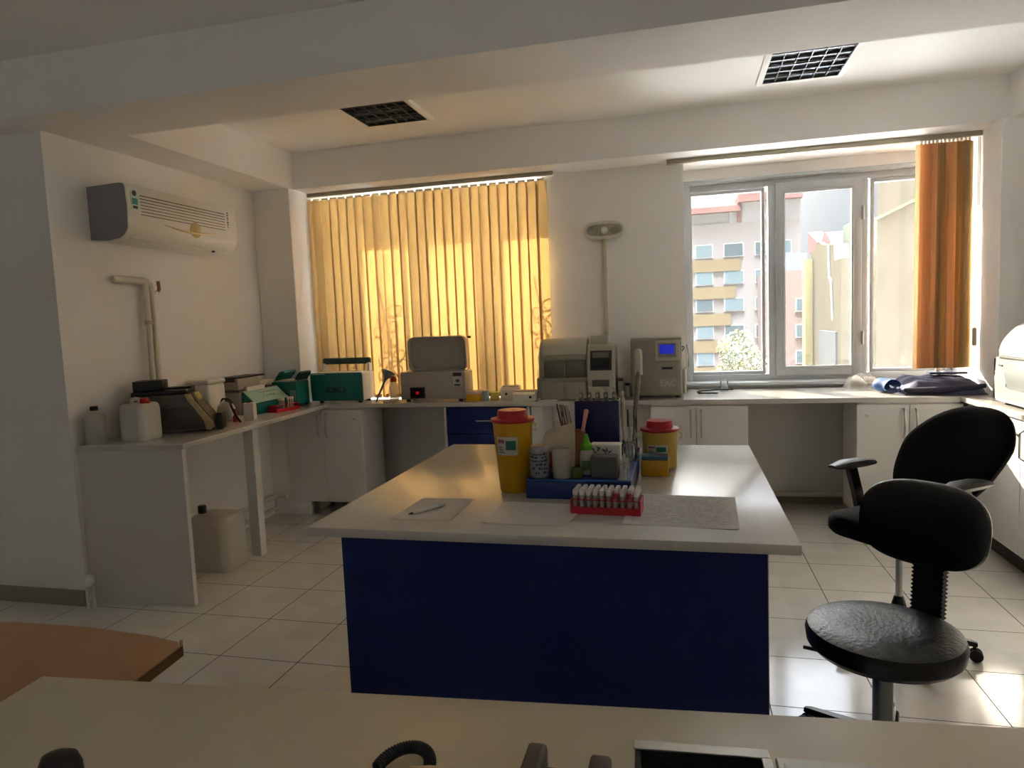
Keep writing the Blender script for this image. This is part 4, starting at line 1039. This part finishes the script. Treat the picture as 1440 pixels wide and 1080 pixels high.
for k, (dx, dy, lx) in enumerate([(-.008, 0, -.16), (.002, .006, -.05), (.008, -.004, .08), (.0, -.008, .17)]):
    o = MB().cyl((0, 0, 0), (0, 0, .118), .0032, n=10).build('stirring_rod', gr, None, (-.196 + dx * .5, 2.53 + dy, TZ + .007)); o.rotation_euler = (0, lx * .75, 0)
    tag(o, 'thin white stirring rod standing in the clear round jar', 'rod', 'rods in the round jar')
o = crumple('x', '', '', None, lambda u, v: (-.232 + .03 * u, 2.20 + .17 * v), 14, 26, 14, .05, lambda u, v: .032 + .02 * v)
o = o.build('plastic_wrap', translucent_mat('clear film', 'e8e4dc', 'e8e4dc', .4, .55, .15), None, (.024, 0, TZ), ang=20)
tag(o, 'crumpled clear wrapping beside the dark grey box on the blue tray', 'wrapping')

r2_ = rack('red tube rack full of white-capped tubes at the front of the island', (-.228, 2.048, CT), -.06, .205, .085, .046, RED, 10, 4)
fill(r2_, 'white-capped tube standing in the red rack on the island', 'tubes in the island rack', .205, .085, 10, 4, [(i, j) for i in range(10) for j in range(4) if not (i in (6, 8) and j == 0)], h=.068)
for k in (6, 8):
    ca, sa = math.cos(-.06), math.sin(-.06); x = -.205 / 2 + .205 * (k + .5) / 10; y = -.085 / 2 + .085 * .5 / 4
    tube_thing('red-capped tube in the front row of the island rack', 'red-capped tubes in the island rack', (-.228 + ca * x - sa * y, 2.048 + sa * x + ca * y, CT + .0055), .06, cap=RCAP)

def sheet(label, pts, m=PAPER, lines=0, seed=0, z=CT):
    c = sum((Vector((x, y, 0)) for x, y in pts), Vector()) / 4
    t = thing('paper_sheet', label, 'paper', (c.x, c.y, z + .0006))
    N_ = 10; tb = bmesh.new(); P = [Vector((x - c.x, y - c.y, 0)) for x, y in pts]; rows = []
    def at(u, v): return (P[0] * (1 - u) + P[1] * u) * (1 - v) + (P[3] * (1 - u) + P[2] * u) * v
    for lvl in (0, 1):
        for j in range(N_ + 1):
            rows.append([tb.verts.new(at(i / N_, j / N_) + Vector((0, 0, .0006 * lvl + .0016 * (abs(i / N_ - .5) * 2) ** 4 * (j / N_)))) for i in range(N_ + 1)])
    for l in (0, 1):
        for j in range(N_):
            a, b = rows[l * (N_ + 1) + j], rows[l * (N_ + 1) + j + 1]
            for i in range(N_): tb.faces.new((a[i], a[i + 1], b[i + 1], b[i]))
    mb = MB(); mb._add(tb); mb.build('sheet', m, t)
    if lines:
        k = MB(); rr = random.Random(seed)
        for j in range(lines):
            v = .08 + .86 * j / lines; u = .07
            while u < .92:
                w_ = rr.uniform(.02, .09)
                a = [at(u, v), at(min(u + w_, .94), v), at(min(u + w_, .94), v + .012), at(u, v + .012)]
                if rr.random() < .75: k.poly([p + Vector((0, 0, .0034)) for p in a])
                u += w_ + .02
        k.build('print', mat('faint print', 'b3b0b4', .7), t)['kind'] = 'stuff'
    return t
sheet('printed white sheet beside the red tube rack, largest paper on the island', [(-.158, 2.265), (.158, 2.243), (.145, 1.90), (-.174, 1.918)], PAPER, 22, 1)
sheet('second printed sheet sticking out from under the printed one', [(-.10, 2.18), (.168, 2.16), (.153, 1.885), (-.12, 1.905)], PAPER, 0, 2, CT - .0003) if False else None
sheet('thin blank sheet lying between the pen and the red tube rack', [(-.57, 2.13), (-.30, 2.11), (-.33, 1.875), (-.585, 1.89)], mat('tracing sheet', 'd6d3ce', .5), 0, 3)
sheet('small grey sheet under the white pen', [(-.868, 2.145), (-.685, 2.15), (-.682, 1.895), (-.872, 1.90)], mat('grey sheet', 'c4c0bb', .7), 0, 4)
t = thing('pen', 'white pen with dark tip lying on the small grey sheet', 'pen', (-.795, 1.99, CT + .0075)); t.rotation_euler = (0, 0, 1.05)
MB().cyl((-.055, 0, 0), (.05, 0, 0), .005, n=12).build('barrel', mat('pen white', 'd9d6d0', .3), t)
MB().cyl((.045, 0, 0), (.075, 0, 0), .0058, .005, n=12).build('cap', mat('pen cap', 'b9bcc4', .3), t)
MB().cyl((-.055, 0, 0), (-.07, 0, 0), .004, .001, n=12).build('tip', BLACK, t)

# ------------------------------------------------------------------ swivel chairs
def star_base(t, z_hub, r, m):
    MB().lathe([(0, .055), (.035, .055), (.045, .07), (.04, .12), (.03, .125), (0, .125)], n=20).build('hub', m, t)
    for k in range(5):
        a = 2 * PI * k / 5 + .35; d = Vector((math.cos(a), math.sin(a), 0)); n = Vector((-d.y, d.x, 0))
        R = []
        for f, w_, z0, z1 in ((.02, .024, .07, .115), (.12, .022, .07, .105), (r - .02, .014, .066, .086), (r, .010, .066, .08)):
            R.append([d * f + n * w_ + Vector((0, 0, z0)), d * f + n * w_ * .7 + Vector((0, 0, z1)), d * f - n * w_ * .7 + Vector((0, 0, z1)), d * f - n * w_ + Vector((0, 0, z0))])
        l = MB().loft(R).build('leg', m, t)
        c = MB()
        for s in (-1, 1):
            c.lathe([(0, -.008), (.022, -.008), (.026, -.004), (.026, .004), (.022, .008), (0, .008)], n=18, M=Matrix.Translation(d * (r - .005) + n * s * .013 + Vector((0, 0, .0265))) @ Vector(n).to_track_quat('Z', 'Y').to_matrix().to_4x4())
        c.cyl(d * (r - .01) + Vector((0, 0, .03)), d * (r - .01) + Vector((0, 0, .072)), .007, n=10)
        c.box(-.004, .004, -.004, .004, .02, .06, M=Matrix.Translation(d * (r - .01)))
        c.build('caster', RUBBER, l)
# low round-seated chair; local -X is its front
CH = mat('chair plastic', '0b0b0c', .35)
t = thing('swivel_chair', 'black leather swivel stool with round seat and small backrest beside the island', 'chair', (.618, 2.345, 0), .85)
star_base(t, .1, .27, CH)
MB().lathe([(0, .12), (.031, .12), (.031, .30), (.025, .305), (0, .305)], n=22).build('outer_column', mat('column grey', '8b8d90', .35, metal=.8), t)
MB().lathe([(0, .30), (.016, .30), (.016, .37), (0, .37)], n=18).build('gas_column', CHROME, t)
k = MB().box(-.09, .12, -.06, .06, .352, .386, .008); k.box(.0, .05, -.10, -.05, .345, .384, .01); k.build('mechanism', CH, t)
MB().tube([(-.05, .05, .37), (-.12, .13, .375), (-.155, .185, .382)], .006, 8).build('lever', CH, t)
MB().lathe([(0, .385), (.17, .385), (.212, .393), (.230, .412), (.234, .445), (.226, .465), (.20, .474), (.12, .478), (.05, .475), (0, .474)], n=56).build('seat', LEATHER, t)
# bellows-covered bar
MB().tube([(.06, 0, .385), (.20, 0, .382), (.255, 0, .39), (.275, 0, .42), (.278, 0, .46)], .018, 10).build('back_bar', CH, t)
k = MB()
prof = [(0, 0)]
bx = []
for i in range(35):
    z = .43 + .24 * i / 34; f = 1.0 if i % 2 else .86
    bx.append([Vector((.275 + .02 * (i / 34) + .018 * f * sx_, -.012 + .053 * f * sy_, z)) for sx_, sy_ in ((-1, -1), (1, -1), (1, 1), (-1, 1))])
k.loft(bx); k.build('bellows', RUBBER, t, ang=20)
MB().cyl((.255, -.03, .40), (.255, -.075, .40), .022, n=18).build('adjust_knob', CH, t)
def shell(t, outline, x0, tilt, thick, curve, m, nm, z0, inset=.0, ang=40, bulge=.0):
    """padded back: outline (y,z) in its own plane, curved round the sitter, leaning back by tilt"""
    n = len(outline); cy = sum(p[0] for p in outline) / n; cz = sum(p[1] for p in outline) / n
    def P(y, z, off):
        x = x0 + off - curve * (y * y) * 4 + (z - z0) * math.tan(tilt)
        return Vector((x, y, z))
    rings = []
    for s, off in ((.0, -thick * .62 - bulge), (.35, -thick * .60 - bulge * .9), (.7, -thick * .56 - bulge * .55), (.9, -thick * .46 - bulge * .1), (.975, -thick * .28), (1, 0), (.985, thick * .25), (.93, thick * .42), (.7, thick * .5), (.35, thick * .52), (0, thick * .52)):
        if s == 0: rings.append([P(cy, cz, off)]); continue
        rings.append([P(cy + (y - cy) * s, cz + (z - cz) * s, off) for y, z in outline])
    tb = bmesh.new(); RR = [[tb.verts.new(p) for p in r] for r in rings]
    for a, b in zip(RR, RR[1:]):
        for k2 in range(n):
            q = (k2 + 1) % n
            if len(a) == 1: tb.faces.new((a[0], b[q], b[k2]))
            elif len(b) == 1: tb.faces.new((a[k2], a[q], b[0]))
            else: tb.faces.new((a[k2], a[q], b[q], b[k2]))
    mb = MB(); mb._add(tb); return mb.build(nm, m, t, ang=ang)
def superell(w, h, cz, p=2.6, n=44, taper=0.0, shear=0.0):
    o = []
    for k2 in range(n):
        a = 2 * PI * k2 / n
        u = math.copysign(abs(math.cos(a)) ** (2 / p), math.cos(a)); v = math.copysign(abs(math.sin(a)) ** (2 / p), math.sin(a))
        o.append((w / 2 * u * (1 + taper * v), cz + h / 2 * v))
    return o
shell(t, superell(.42, .285, .76, 2.7), .265, math.radians(9), .05, .12, LEATHER, 'backrest', .765)
MB().box(.285, .315, -.06, .06, .66, .80, .008).build('back_plate', CH, t)

# armchair behind it
t = thing('swivel_chair', 'black fabric swivel armchair with tall rounded backrest behind the leather stool', 'chair', (.905, 3.205, 0), .66)
star_base(t, .1, .29, CH)
MB().lathe([(0, .12), (.032, .12), (.030, .20), (.020, .235), (.018, .24), (0, .24)], n=22).build('column_cover', CH, t)
MB().lathe([(0, .235), (.014, .235), (.014, .50), (0, .50)], n=18).build('gas_column', CHROME, t)
MB().box(-.10, .12, -.08, .08, .49, .517, .008).build('mechanism', CH, t)
MB().tube([(-.04, -.07, .50), (-.06, -.20, .49), (-.10, -.27, .475)], .007, 8).build('lever', CH, t)
R = []
for z, s in ((.507, .86), (.515, .95), (.530, 1.0), (.555, 1.0), (.58, .96), (.59, .85), (.593, .5)):
    R.append([(x * s, y * s, z + (.012 * (x / .24) ** 2 if z > .55 else 0)) for x, y in rrect(.47, .49, .14, 8)])
MB().loft(R).build('seat', FABRIC, t, ang=50)
ol = []
for k2 in range(52):
    a = 2 * PI * k2 / 52; p = 2.5
    u = math.copysign(abs(math.cos(a)) ** (2 / p), math.cos(a)); v = math.copysign(abs(math.sin(a)) ** (2 / p), math.sin(a))
    ol.append((.232 * u * (1 + .20 * min(v, .35) - .12 * max(0, v - .35)) - .06 * v, 0.805 + .235 * v))
shell(t, ol, .285, math.radians(24), .06, .20, FABRIC, 'backrest', .66, bulge=.01)
MB().tube([(.05, 0, .50), (.20, 0, .495), (.285, 0, .52), (.315, 0, .60), (.345, 0, .70)], .022, 10).build('back_bar', CH, t)
for s in (-1, 1):
    y = s * .262
    post = MB().loft([[(x + xo, y + yy, z) for x, yy in ((-.026, -.012), (.026, -.012), (.026, .012), (-.026, .012))] for z, xo in ((.495, .09), (.52, .09), (.64, .06), (.760, .02))])
    post.box(-.0, .09, min(y, y - s * .12), max(y, y - s * .12), .49, .508, .004)
    ap = post.build('arm_post', CH, t)
    R = []
    for x, w_, z0, z1 in ((-.105, .018, .778, .786), (-.095, .034, .767, .784), (-.02, .042, .762, .800), (.09, .042, .762, .798), (.15, .036, .764, .788), (.165, .018, .770, .780)):
        R.append([Vector((x, y + yy * w_, zz)) for yy, zz in ((-1, (z0 + z1) / 2), (-.8, z1 - .004), (-.4, z1), (.4, z1), (.8, z1 - .004), (1, (z0 + z1) / 2), (.8, z0 + .003), (-.8, z0 + .003))])
    MB().loft(R).build('arm_pad', CH, t)

# ------------------------------------------------------------------ desk in front of the photographer and what lies on it
DA = math.atan2(1.307 - 1.156, .569 + 1.393)
t = thing('reception_desk', 'cream desk nearest the camera across the bottom of the picture', 'desk', (-1.393, 1.156, 0), DA)
DZ = .76
DL = mat('cream laminate', 'cfc3ab', .35, var=.04, scale=6)
MB().box(0, 2.75, -.70, 0, DZ - .03, DZ, .004, 2).build('desktop', DL, t)
MB().box(.03, .055, -.66, -.05, 0, DZ - .031).build('leg_panel', DL, t)
MB().box(2.69, 2.715, -.66, -.05, 0, DZ - .031).build('leg_panel', DL, t)
MB().box(.056, 2.689, -.10, -.08, .2, DZ - .031).build('modesty_panel', DL, t)

t = thing('side_table', 'orange wood table with a bowed edge beyond the cream desk', 'table', (-1.9, 1.2, 0))
ed = [(-.85, -.6), (.42, -.6), (.42, .0), (.645, .03), (.625, .235), (.60, .262), (.50, .278), (.28, .297), (.05, .292), (-.3, .262), (-.6, .215), (-.85, .15)]
MB().prism(ed, 'z', .676, .70, .003).build('tabletop', WOOD, t)
MB().prism([(.646, .028), (.627, .234), (.602, .264), (.607, .270), (.633, .24), (.652, .028)], 'z', .674, .701).build('edge_band', WOODE, t)
for x, y in ((-.75, -.5), (.36, -.5), (-.75, .08), (.45, .18)): MB().cyl((x, y, 0), (x, y, .675), .022).build('leg', mat('table leg', '3b352e', .4), t)

def desk_pt(x, y): return (x, y, DZ)
t = thing('telephone_handset', 'cream telephone handset with black coiled cord on the cream desk', 'telephone', (-.424, .955, DZ))
hs = []
for x, z, r in ((-.02, .018, .022), (.03, .026, .020), (.10, .030, .018), (.18, .026, .020), (.215, .018, .024)): hs.append((x * .66, z, r))
MB().loft([[Vector((x, r * 1.1 * math.cos(a), z + r * .75 * math.sin(a))) for a in [2 * PI * k2 / 14 for k2 in range(14)]] for x, z, r in hs]).build('handset', mat('phone cream', 'c9b592', .4), t, ang=60)
core = []
for i in range(61):
    a = PI * 1.02 * i / 60
    core.append(Vector((-.032 - .043 * math.cos(a) * 1.0, .02 + .062 * math.sin(a), .018)))
core = [core[0] + Vector((-.003, -.07, 0)), core[0] + Vector((-.002, -.035, 0))] + core + [core[-1] + Vector((.0, -.02, .004))]
hel = []
nt_ = 34
for i in range(nt_ * 12 + 1):
    f = i / (nt_ * 12); q = f * (len(core) - 1); j = min(int(q), len(core) - 2); p = core[j].lerp(core[j + 1], q - j)
    d = (core[j + 1] - core[j]).normalized(); n1 = d.cross(Vector((0, 0, 1))).normalized(); n2 = Vector((0, 0, 1)); a = 2 * PI * nt_ * f
    hel.append(p + n1 * .0085 * math.cos(a) + n2 * .0085 * math.sin(a))
MB().tube(hel, .0026, 6).build('coiled_cord', BLACK, t)
t = thing('document_holder', 'grey two-posted desk stand with dark brown crossbar on the cream desk', 'stand', (-.197, 1.01, DZ))
GP = mat('warm grey plastic', '5b5248', .45)
MB().box(-.058, -.026, -.06, .025, 0, .055, .007, 3).build('post', GP, t)
MB().box(.044, .078, -.06, .022, 0, .048, .007, 3).build('post', GP, t)
MB().box(-.0255, .0435, -.05, -.01, .008, .038, .003).build('crossbar', mat('dark brown bar', '3a2418', .4), t)
t = thing('letter_tray', 'black tray with a bright steel rim at the bottom edge of the picture', 'tray', (.022, 1.02, DZ), .05)
k = MB(); k.box(-.105, .105, .065, .082, 0, .03, .002, 1); k.box(-.105, -.095, -.10, .065, 0, .03, .002, 1); k.box(.095, .105, -.10, .065, 0, .03, .002, 1); k.box(-.105, .105, -.11, -.10, 0, .03, .002, 1); k.build('rim', mat('dark metal side', '24211d', .4), t)
k = MB(); k.box(-.107, .107, .063, .086, .03, .034, .001, 1); k.box(.093, .108, -.11, .063, .03, .034, .001, 1); k.build('steel_edge', CHROME, t)
MB().box(-.095, .095, -.10, .065, 0, .006).build('base', mat('dark tray base', '1a130e', .5), t)
o = MB().box(-.075, .075, -.06, .05, 0, .012, .002, 1); o.box(-.065, -.03, -.06, .03, .0125, .016); o.box(-.01, .055, -.06, .03, .0125, .016)
tag(o.build('blister_pack', mat('foil white', 'c7c4bd', .3, metal=.4), None, (.215, 1.082, DZ), .05), 'silvery white flat pack beside the steel-rimmed tray', 'packet')
t = thing('desk_stamp', 'dark brown round-topped desk stamp at the near corner of the cream desk', 'stamp', (-1.033, .872, DZ), .3); t.scale = (.88, .88, .95)
MB().lathe([(0, 0), (.034, 0), (.036, .004), (.034, .03), (.028, .045), (.018, .05), (0, .052)], n=28, sx=1.15, sy=.8).build('body', mat('dark brown plastic', '2a1b18', .4), t)

# ------------------------------------------------------------------ outdoors
GZ = -8.0
tag(MB().box(-60, 60, 6.3, 24, GZ - .3, GZ).build('bounce_ground', mat('pale bounce ground', 'cdc8bf', .9, var=.08, scale=.3, spec=0)), 'unseen pale ground far below the windows, added to bounce light indoors', 'ground', None, 'structure')  # invented pale ground, never in view, throws daylight up to the ceiling
tag(MB().box(-90, 120, 24, 140, GZ - .3, GZ - .02).build('street_ground', mat('dark street', '4a4743', .9, var=.1, scale=.2, spec=0)), 'dark street ground between the pale bounce ground and the far buildings', 'ground', None, 'structure')
tag(MB().box(-90, 90, -80, -3.2, GZ - .3, GZ).build('street_ground', mat('black asphalt', '1f1e1d', .95, spec=0)), 'dark street ground behind the building', 'ground', None, 'structure')

def building(label, cat, loc): return thing('building', label, cat, loc)
def win_block(parent, x, z, w, h, m, frame=True, y=0):
    f = MB().box(x - w / 2 - .08, x + w / 2 + .08, y - .06, y + .05, z - h / 2 - .08, z + h / 2 + .08).build('window', mat('pale frame', '7b7975', .6, spec=0), parent)
    MB().box(x - w / 2, x + w / 2, y - .10, y - .055, z - h / 2, z + h / 2).build('pane', m, f)
PB = mat('far render pinkish', '57524e', .85, var=.04, scale=.4, spec=0)
PANE = mat('far window pane', '414848', .3, spec=0); PANED = mat('far dark pane', '363b3b', .3, spec=0)
t = building('tall pale apartment block with yellow panels and red roof trim seen through the bare window', 'building', (4.5, 70, 0))
MB().box(-9, 6.6, 0, 14, GZ, 10.2).build('wall', PB, t)
MB().box(-9, 0.2, .2, 14, 10.2, 11.2).build('parapet', mat('white parapet', '5c5956', .8, spec=0), t); MB().box(.2, 6.6, .0, 14, 10.2, 12.0).build('parapet', mat('white parapet', '5c5956'), t)
RT = mat('red roof trim', '4a3833', .8, spec=0)
MB().box(-9, 1.2, -.5, 14, 11.2, 11.75).build('roof_trim', RT, t); MB().box(1.0, 6.7, -.6, 14, 12.0, 12.75).build('roof_trim', RT, t)
MB().box(.9, 1.3, -.2, .3, 10.2, 12.0).build('roof_post', RT, t)
YP = mat('yellow cladding', '4c4333', .8, var=.05, spec=0)
for r in range(7):
    z = 7.6 - r * 2.62
    for x, w_ in ((-2.2, 1.5), (.55, 1.7), (3.0, .9), (5.0, 1.4)):
        win_block(t, x, z, w_, 1.15, PANE if (r + int(x)) % 3 else PANED)
    if r < 5: MB().box(-3.4, 1.15 - .45 * r, -.12, .02, z - 2.0, z - .85).build('cladding', YP, t)
MB().box(-3.4, 4.2, -.4, .02, -5.2, -4.6).build('shop_fascia', mat('pink fascia', '744a4d', .7, spec=0), t)
MB().box(-3.4, 3.2, -.8, .02, GZ, -5.3).build('shop_front', mat('pale shop front', '6f787b', .6, spec=0), t)
t = building('grey-brown block of flats with rooftop room beyond the middle pane', 'building', (9.6, 62, 0))
MB().box(-2.6, 3.2, 0, 6, GZ, 4.9).build('wall', mat('far brown wall', '4d433d', .85, var=.05, spec=0), t)
MB().box(-1.7, .9, 1, 6, 4.9, 6.4).build('rooftop_room', mat('far grey room', '4b4d4f', .8, spec=0), t)
for r in range(5):
    z = 2.0 - r * 2.2
    for x in (-1.6, .35, 2.3): win_block(t, x, z, .95, 1.0, PANED)
SR = mat('sunlit rendered wall', '3a362e', .9, var=.22, scale=1.1, bump=.3, spec=0)
t = building('rough sunlit yellowish building with red arched roof beyond the opening casement', 'building', (7.6, 41.5, 0))
w_ = MB().prism([(3.7, GZ), (3.7, 4.9), (1.2, 5.35), (.4, 5.15), (-2.6, 4.85), (-2.9, 4.0), (-4.4, 4.0), (-4.4, GZ)], 'x', .15, 6.0); w_.build('wall', SR, t)
MB().box(-.28, .14, 3.1, 4.2, GZ, 4.55).build('corner_pier', mat('pale corner pier', '544d3a', .8, spec=0), t)
MB().box(.05, .16, -3.6, .6, GZ, .35).build('grey_patch', mat('recess grey', '3a3a38', .9, var=.1, spec=0), t)  # flat grey slab colours in the shade of a wall recess
MB().tube([(.1, -1.6, 4.9), (.1, -1.9, 3.2), (.1, -2.3, 3.0), (.1, -2.7, .9)], .07, 8).build('drain_pipe', mat('white drain pipe', '403e39', .6, spec=0), t)
a_ = [(.5 + 3.0 * math.cos(math.radians(q)), 4.6 + 1.6 * math.sin(math.radians(q))) for q in range(0, 181, 15)]
MB().prism([(x, z) for x, z in a_], 'y', 3.0, 6.0).build('arched_roof', mat('red arched roof', '483634', .7, spec=0), t) if False else None
R1 = [(5.2, 5.4), (2.2, 4.95), (2.2, 5.25), (5.2, 6.3)]
MB().prism([(5.6, 5.1), (5.6, 6.4), (2.6, 5.5), (2.6, 5.0)], 'x', .3, 1.1).build('red_roof', mat('red arched roof', '483634', .7, spec=0), t)
MB().prism([(2.6 - 3.4 * k2 / 10, 5.0 + .85 * math.sin(PI * k2 / 10)) for k2 in range(11)], 'x', .4, 1.5).build('arched_roof', mat('red arched roof', '483634'), t)
MB().box(.9, 5.8, -4.2, -1.2, 4.0, 5.9).build('grey_attic', mat('grey green attic', '3d4039', .85, spec=0), t)
tag(MB().prism([(7.0, GZ), (7.0, 9.0), (11.9, 9.0), (11.9, GZ)], 'x', 3.0, 4.4).build('neighbour_wall', mat('sunlit concrete', '2f2c26', .95, var=.25, scale=2.2, bump=.4, spec=0)), 'tall rough sunlit concrete wall close outside the last pane', 'wall')
tag(MB().box(2.985, 3.0, 7.0, 11.9, 2.86, 2.90).build('wall_ledge', mat('pale ledge', '3f3a2f', .9, spec=0)), 'thin pale ledge line across the rough sunlit concrete wall', 'ledge')
t = thing('tree', 'yellow-green leafy tree in front of the pale apartment block', 'tree', (3.15, 40, GZ))
tr = MB().tube([(0, 0, 0), (.05, 0, 2.5), (-.05, .1, 4.8), (.1, 0, 7.0)], .15, 8, rad=[.2, .16, .12, .05])
for k2 in range(9):
    a = k2 * 2.4; z = 4.0 + .3 * k2; tr.tube([(0, 0, z), (.6 * math.cos(a), .6 * math.sin(a), z + .7), (1.1 * math.cos(a), 1.1 * math.sin(a), z + 1.1)], .04, 6, rad=[.05, .035, .015])
tr.build('trunk', mat('bark', '6b5a44', .9, spec=0), t)
rt_ = random.Random(9); tb = bmesh.new()
for k2 in range(2600):
    while True:
        p = Vector((rt_.uniform(-1, 1), rt_.uniform(-1, 1), rt_.uniform(-1, 1)))
        if .2 < p.length < 1 and (p.length > .55 or rt_.random() < .4): break
    p = Vector((p.x * 1.35, p.y * 1.35, 6.3 + p.z * 2.35)); p += Vector((math.sin(p.z * 3) * .2, 0, 0))
    n = Vector((rt_.uniform(-1, 1), rt_.uniform(-1, 1), rt_.uniform(-1, 1))).normalized(); u = n.orthogonal().normalized(); v = n.cross(u); s = rt_.uniform(.06, .13)
    tb.faces.new([tb.verts.new(p + u * s), tb.verts.new(p + v * s * .5), tb.verts.new(p - u * s), tb.verts.new(p - v * s * .5)])
mb = MB(); mb._add(tb); mb.build('foliage', translucent_mat('leaf', '302f1e', '363621', .4, 0, .7), t, fix=False)

# ------------------------------------------------------------------ camera
cam = bpy.data.cameras.new('camera'); co = bpy.data.objects.new('camera', cam); COL.objects.link(co)
yw, pt, rl = -0.24505612, 0.08991435, -0.04075515
fwd = Vector((math.sin(yw) * math.cos(pt), math.cos(yw) * math.cos(pt), -math.sin(pt)))
rt = Vector((math.cos(yw), -math.sin(yw), 0)); up = rt.cross(fwd)
r2 = math.cos(rl) * rt + math.sin(rl) * up; u2 = -math.sin(rl) * rt + math.cos(rl) * up
Mx = Matrix((r2, u2, -fwd)).transposed().to_4x4(); Mx.translation = Vector((0, 0, 1.5))
co.matrix_world = Mx
cam.sensor_width = 36; cam.lens = 24.0; cam.clip_start = 0.02; cam.clip_end = 500
SC.camera = co

# ------------------------------------------------------------------ daylight
SUN = Vector((-0.60, 1.0, 0.49)).normalized()          # towards the sun
sl = bpy.data.lights.new('sun', 'SUN'); sl.energy = SUN_E; sl.angle = math.radians(0.8); sl.color = (1.0, .87, .68)
so = bpy.data.objects.new('sun', sl); COL.objects.link(so); so.rotation_euler = (-SUN).to_track_quat('-Z', 'Y').to_euler(); so.location = (-6, 12, 9)
w = bpy.data.worlds.new('sky'); SC.world = w; w.use_nodes = True
nt = w.node_tree; bg = nt.nodes['Background']
tc = nt.nodes.new('ShaderNodeTexCoord')
vn = nt.nodes.new('ShaderNodeVectorMath'); vn.operation = 'NORMALIZE'; nt.links.new(tc.outputs['Generated'], vn.inputs[0])
sp = nt.nodes.new('ShaderNodeSeparateXYZ'); nt.links.new(vn.outputs[0], sp.inputs[0])
rp = nt.nodes.new('ShaderNodeValToRGB'); nt.links.new(sp.outputs['Z'], rp.inputs[0])
els = rp.color_ramp.elements
els[0].position = 0.0; els[0].color = (.13, .141, .155, 1)
els[1].position = 1.0; els[1].color = (SKY_TOP * .92, SKY_TOP * 1.0, SKY_TOP * 1.12, 1)
e = els.new(.26); e.color = (.145, .163, .192, 1)
e = els.new(.38); e.color = (1.1, 1.2, 1.35, 1)
e = els.new(.5); e.color = (2.0, 2.2, 2.5, 1)
dt = nt.nodes.new('ShaderNodeVectorMath'); dt.operation = 'DOT_PRODUCT'; nt.links.new(vn.outputs[0], dt.inputs[0]); dt.inputs[1].default_value = SUN
mx0 = nt.nodes.new('ShaderNodeMath'); mx0.operation = 'MAXIMUM'; nt.links.new(dt.outputs['Value'], mx0.inputs[0]); mx0.inputs[1].default_value = 0
pw = nt.nodes.new('ShaderNodeMath'); pw.operation = 'POWER'; nt.links.new(mx0.outputs[0], pw.inputs[0]); pw.inputs[1].default_value = 14
ms = nt.nodes.new('ShaderNodeMath'); ms.operation = 'MULTIPLY'; nt.links.new(pw.outputs[0], ms.inputs[0]); ms.inputs[1].default_value = AUREOLE
vs = nt.nodes.new('ShaderNodeVectorMath'); vs.operation = 'SCALE'; vs.inputs[0].default_value = (1, .90, .74); nt.links.new(ms.outputs[0], vs.inputs['Scale'])
va = nt.nodes.new('ShaderNodeVectorMath'); va.operation = 'ADD'; nt.links.new(rp.outputs[0], va.inputs[0]); nt.links.new(vs.outputs[0], va.inputs[1])
zx = nt.nodes.new('ShaderNodeMath'); zx.operation = 'MAXIMUM'; nt.links.new(sp.outputs['Z'], zx.inputs[0]); zx.inputs[1].default_value = 0
zp = nt.nodes.new('ShaderNodeMath'); zp.operation = 'POWER'; nt.links.new(zx.outputs[0], zp.inputs[0]); zp.inputs[1].default_value = 60
zm = nt.nodes.new('ShaderNodeMath'); zm.operation = 'MULTIPLY'; nt.links.new(zp.outputs[0], zm.inputs[0]); zm.inputs[1].default_value = ZENITH
zs = nt.nodes.new('ShaderNodeVectorMath'); zs.operation = 'SCALE'; zs.inputs[0].default_value = (.92, .98, 1.08); nt.links.new(zm.outputs[0], zs.inputs['Scale'])
vb = nt.nodes.new('ShaderNodeVectorMath'); vb.operation = 'ADD'; nt.links.new(va.outputs[0], vb.inputs[0]); nt.links.new(zs.outputs[0], vb.inputs[1])
nt.links.new(vb.outputs[0], bg.inputs['Color']); bg.inputs['Strength'].default_value = SKY_E
# portals: guide the daylight through the two windows (they give off no light of their own)
for x0, x1 in ((WX0, P0), (P1, WX1)):
    al = bpy.data.lights.new('window_portal', 'AREA'); al.shape = 'RECTANGLE'; al.size = x1 - x0 - .05; al.size_y = WH - WS
    al.cycles.is_portal = True
    ao = bpy.data.objects.new('window_portal', al); COL.objects.link(ao); ao.location = ((x0 + x1) / 2, WY + .2, (WH + WS) / 2); ao.rotation_euler = (-PI / 2, 0, 0)

al = bpy.data.lights.new('window_portal', 'AREA'); al.shape = 'RECTANGLE'; al.size = RX1 - RX0; al.size_y = RZ1 - RZ0; al.cycles.is_portal = True  # portal of the added fill window
ao = bpy.data.objects.new('window_portal', al); COL.objects.link(ao); ao.location = ((RX0 + RX1) / 2, YN - .18, (RZ0 + RZ1) / 2); ao.rotation_euler = (PI / 2, 0, 0)

# ------------------------------------------------------------------ view
SC.view_settings.view_transform = 'Standard'; SC.view_settings.look = 'None'
SC.view_settings.exposure = EXPOSURE; SC.view_settings.gamma = 1.0
try: SC.view_settings.use_curve_mapping = False
except Exception: pass
SC.cycles.use_denoising = True
SC.cycles.max_bounces = 12; SC.cycles.diffuse_bounces = 7; SC.cycles.glossy_bounces = 5; SC.cycles.transmission_bounces = 8; SC.cycles.transparent_max_bounces = 24
SC.cycles.sample_clamp_indirect = 6.0; SC.cycles.caustics_reflective = False; SC.cycles.caustics_refractive = False
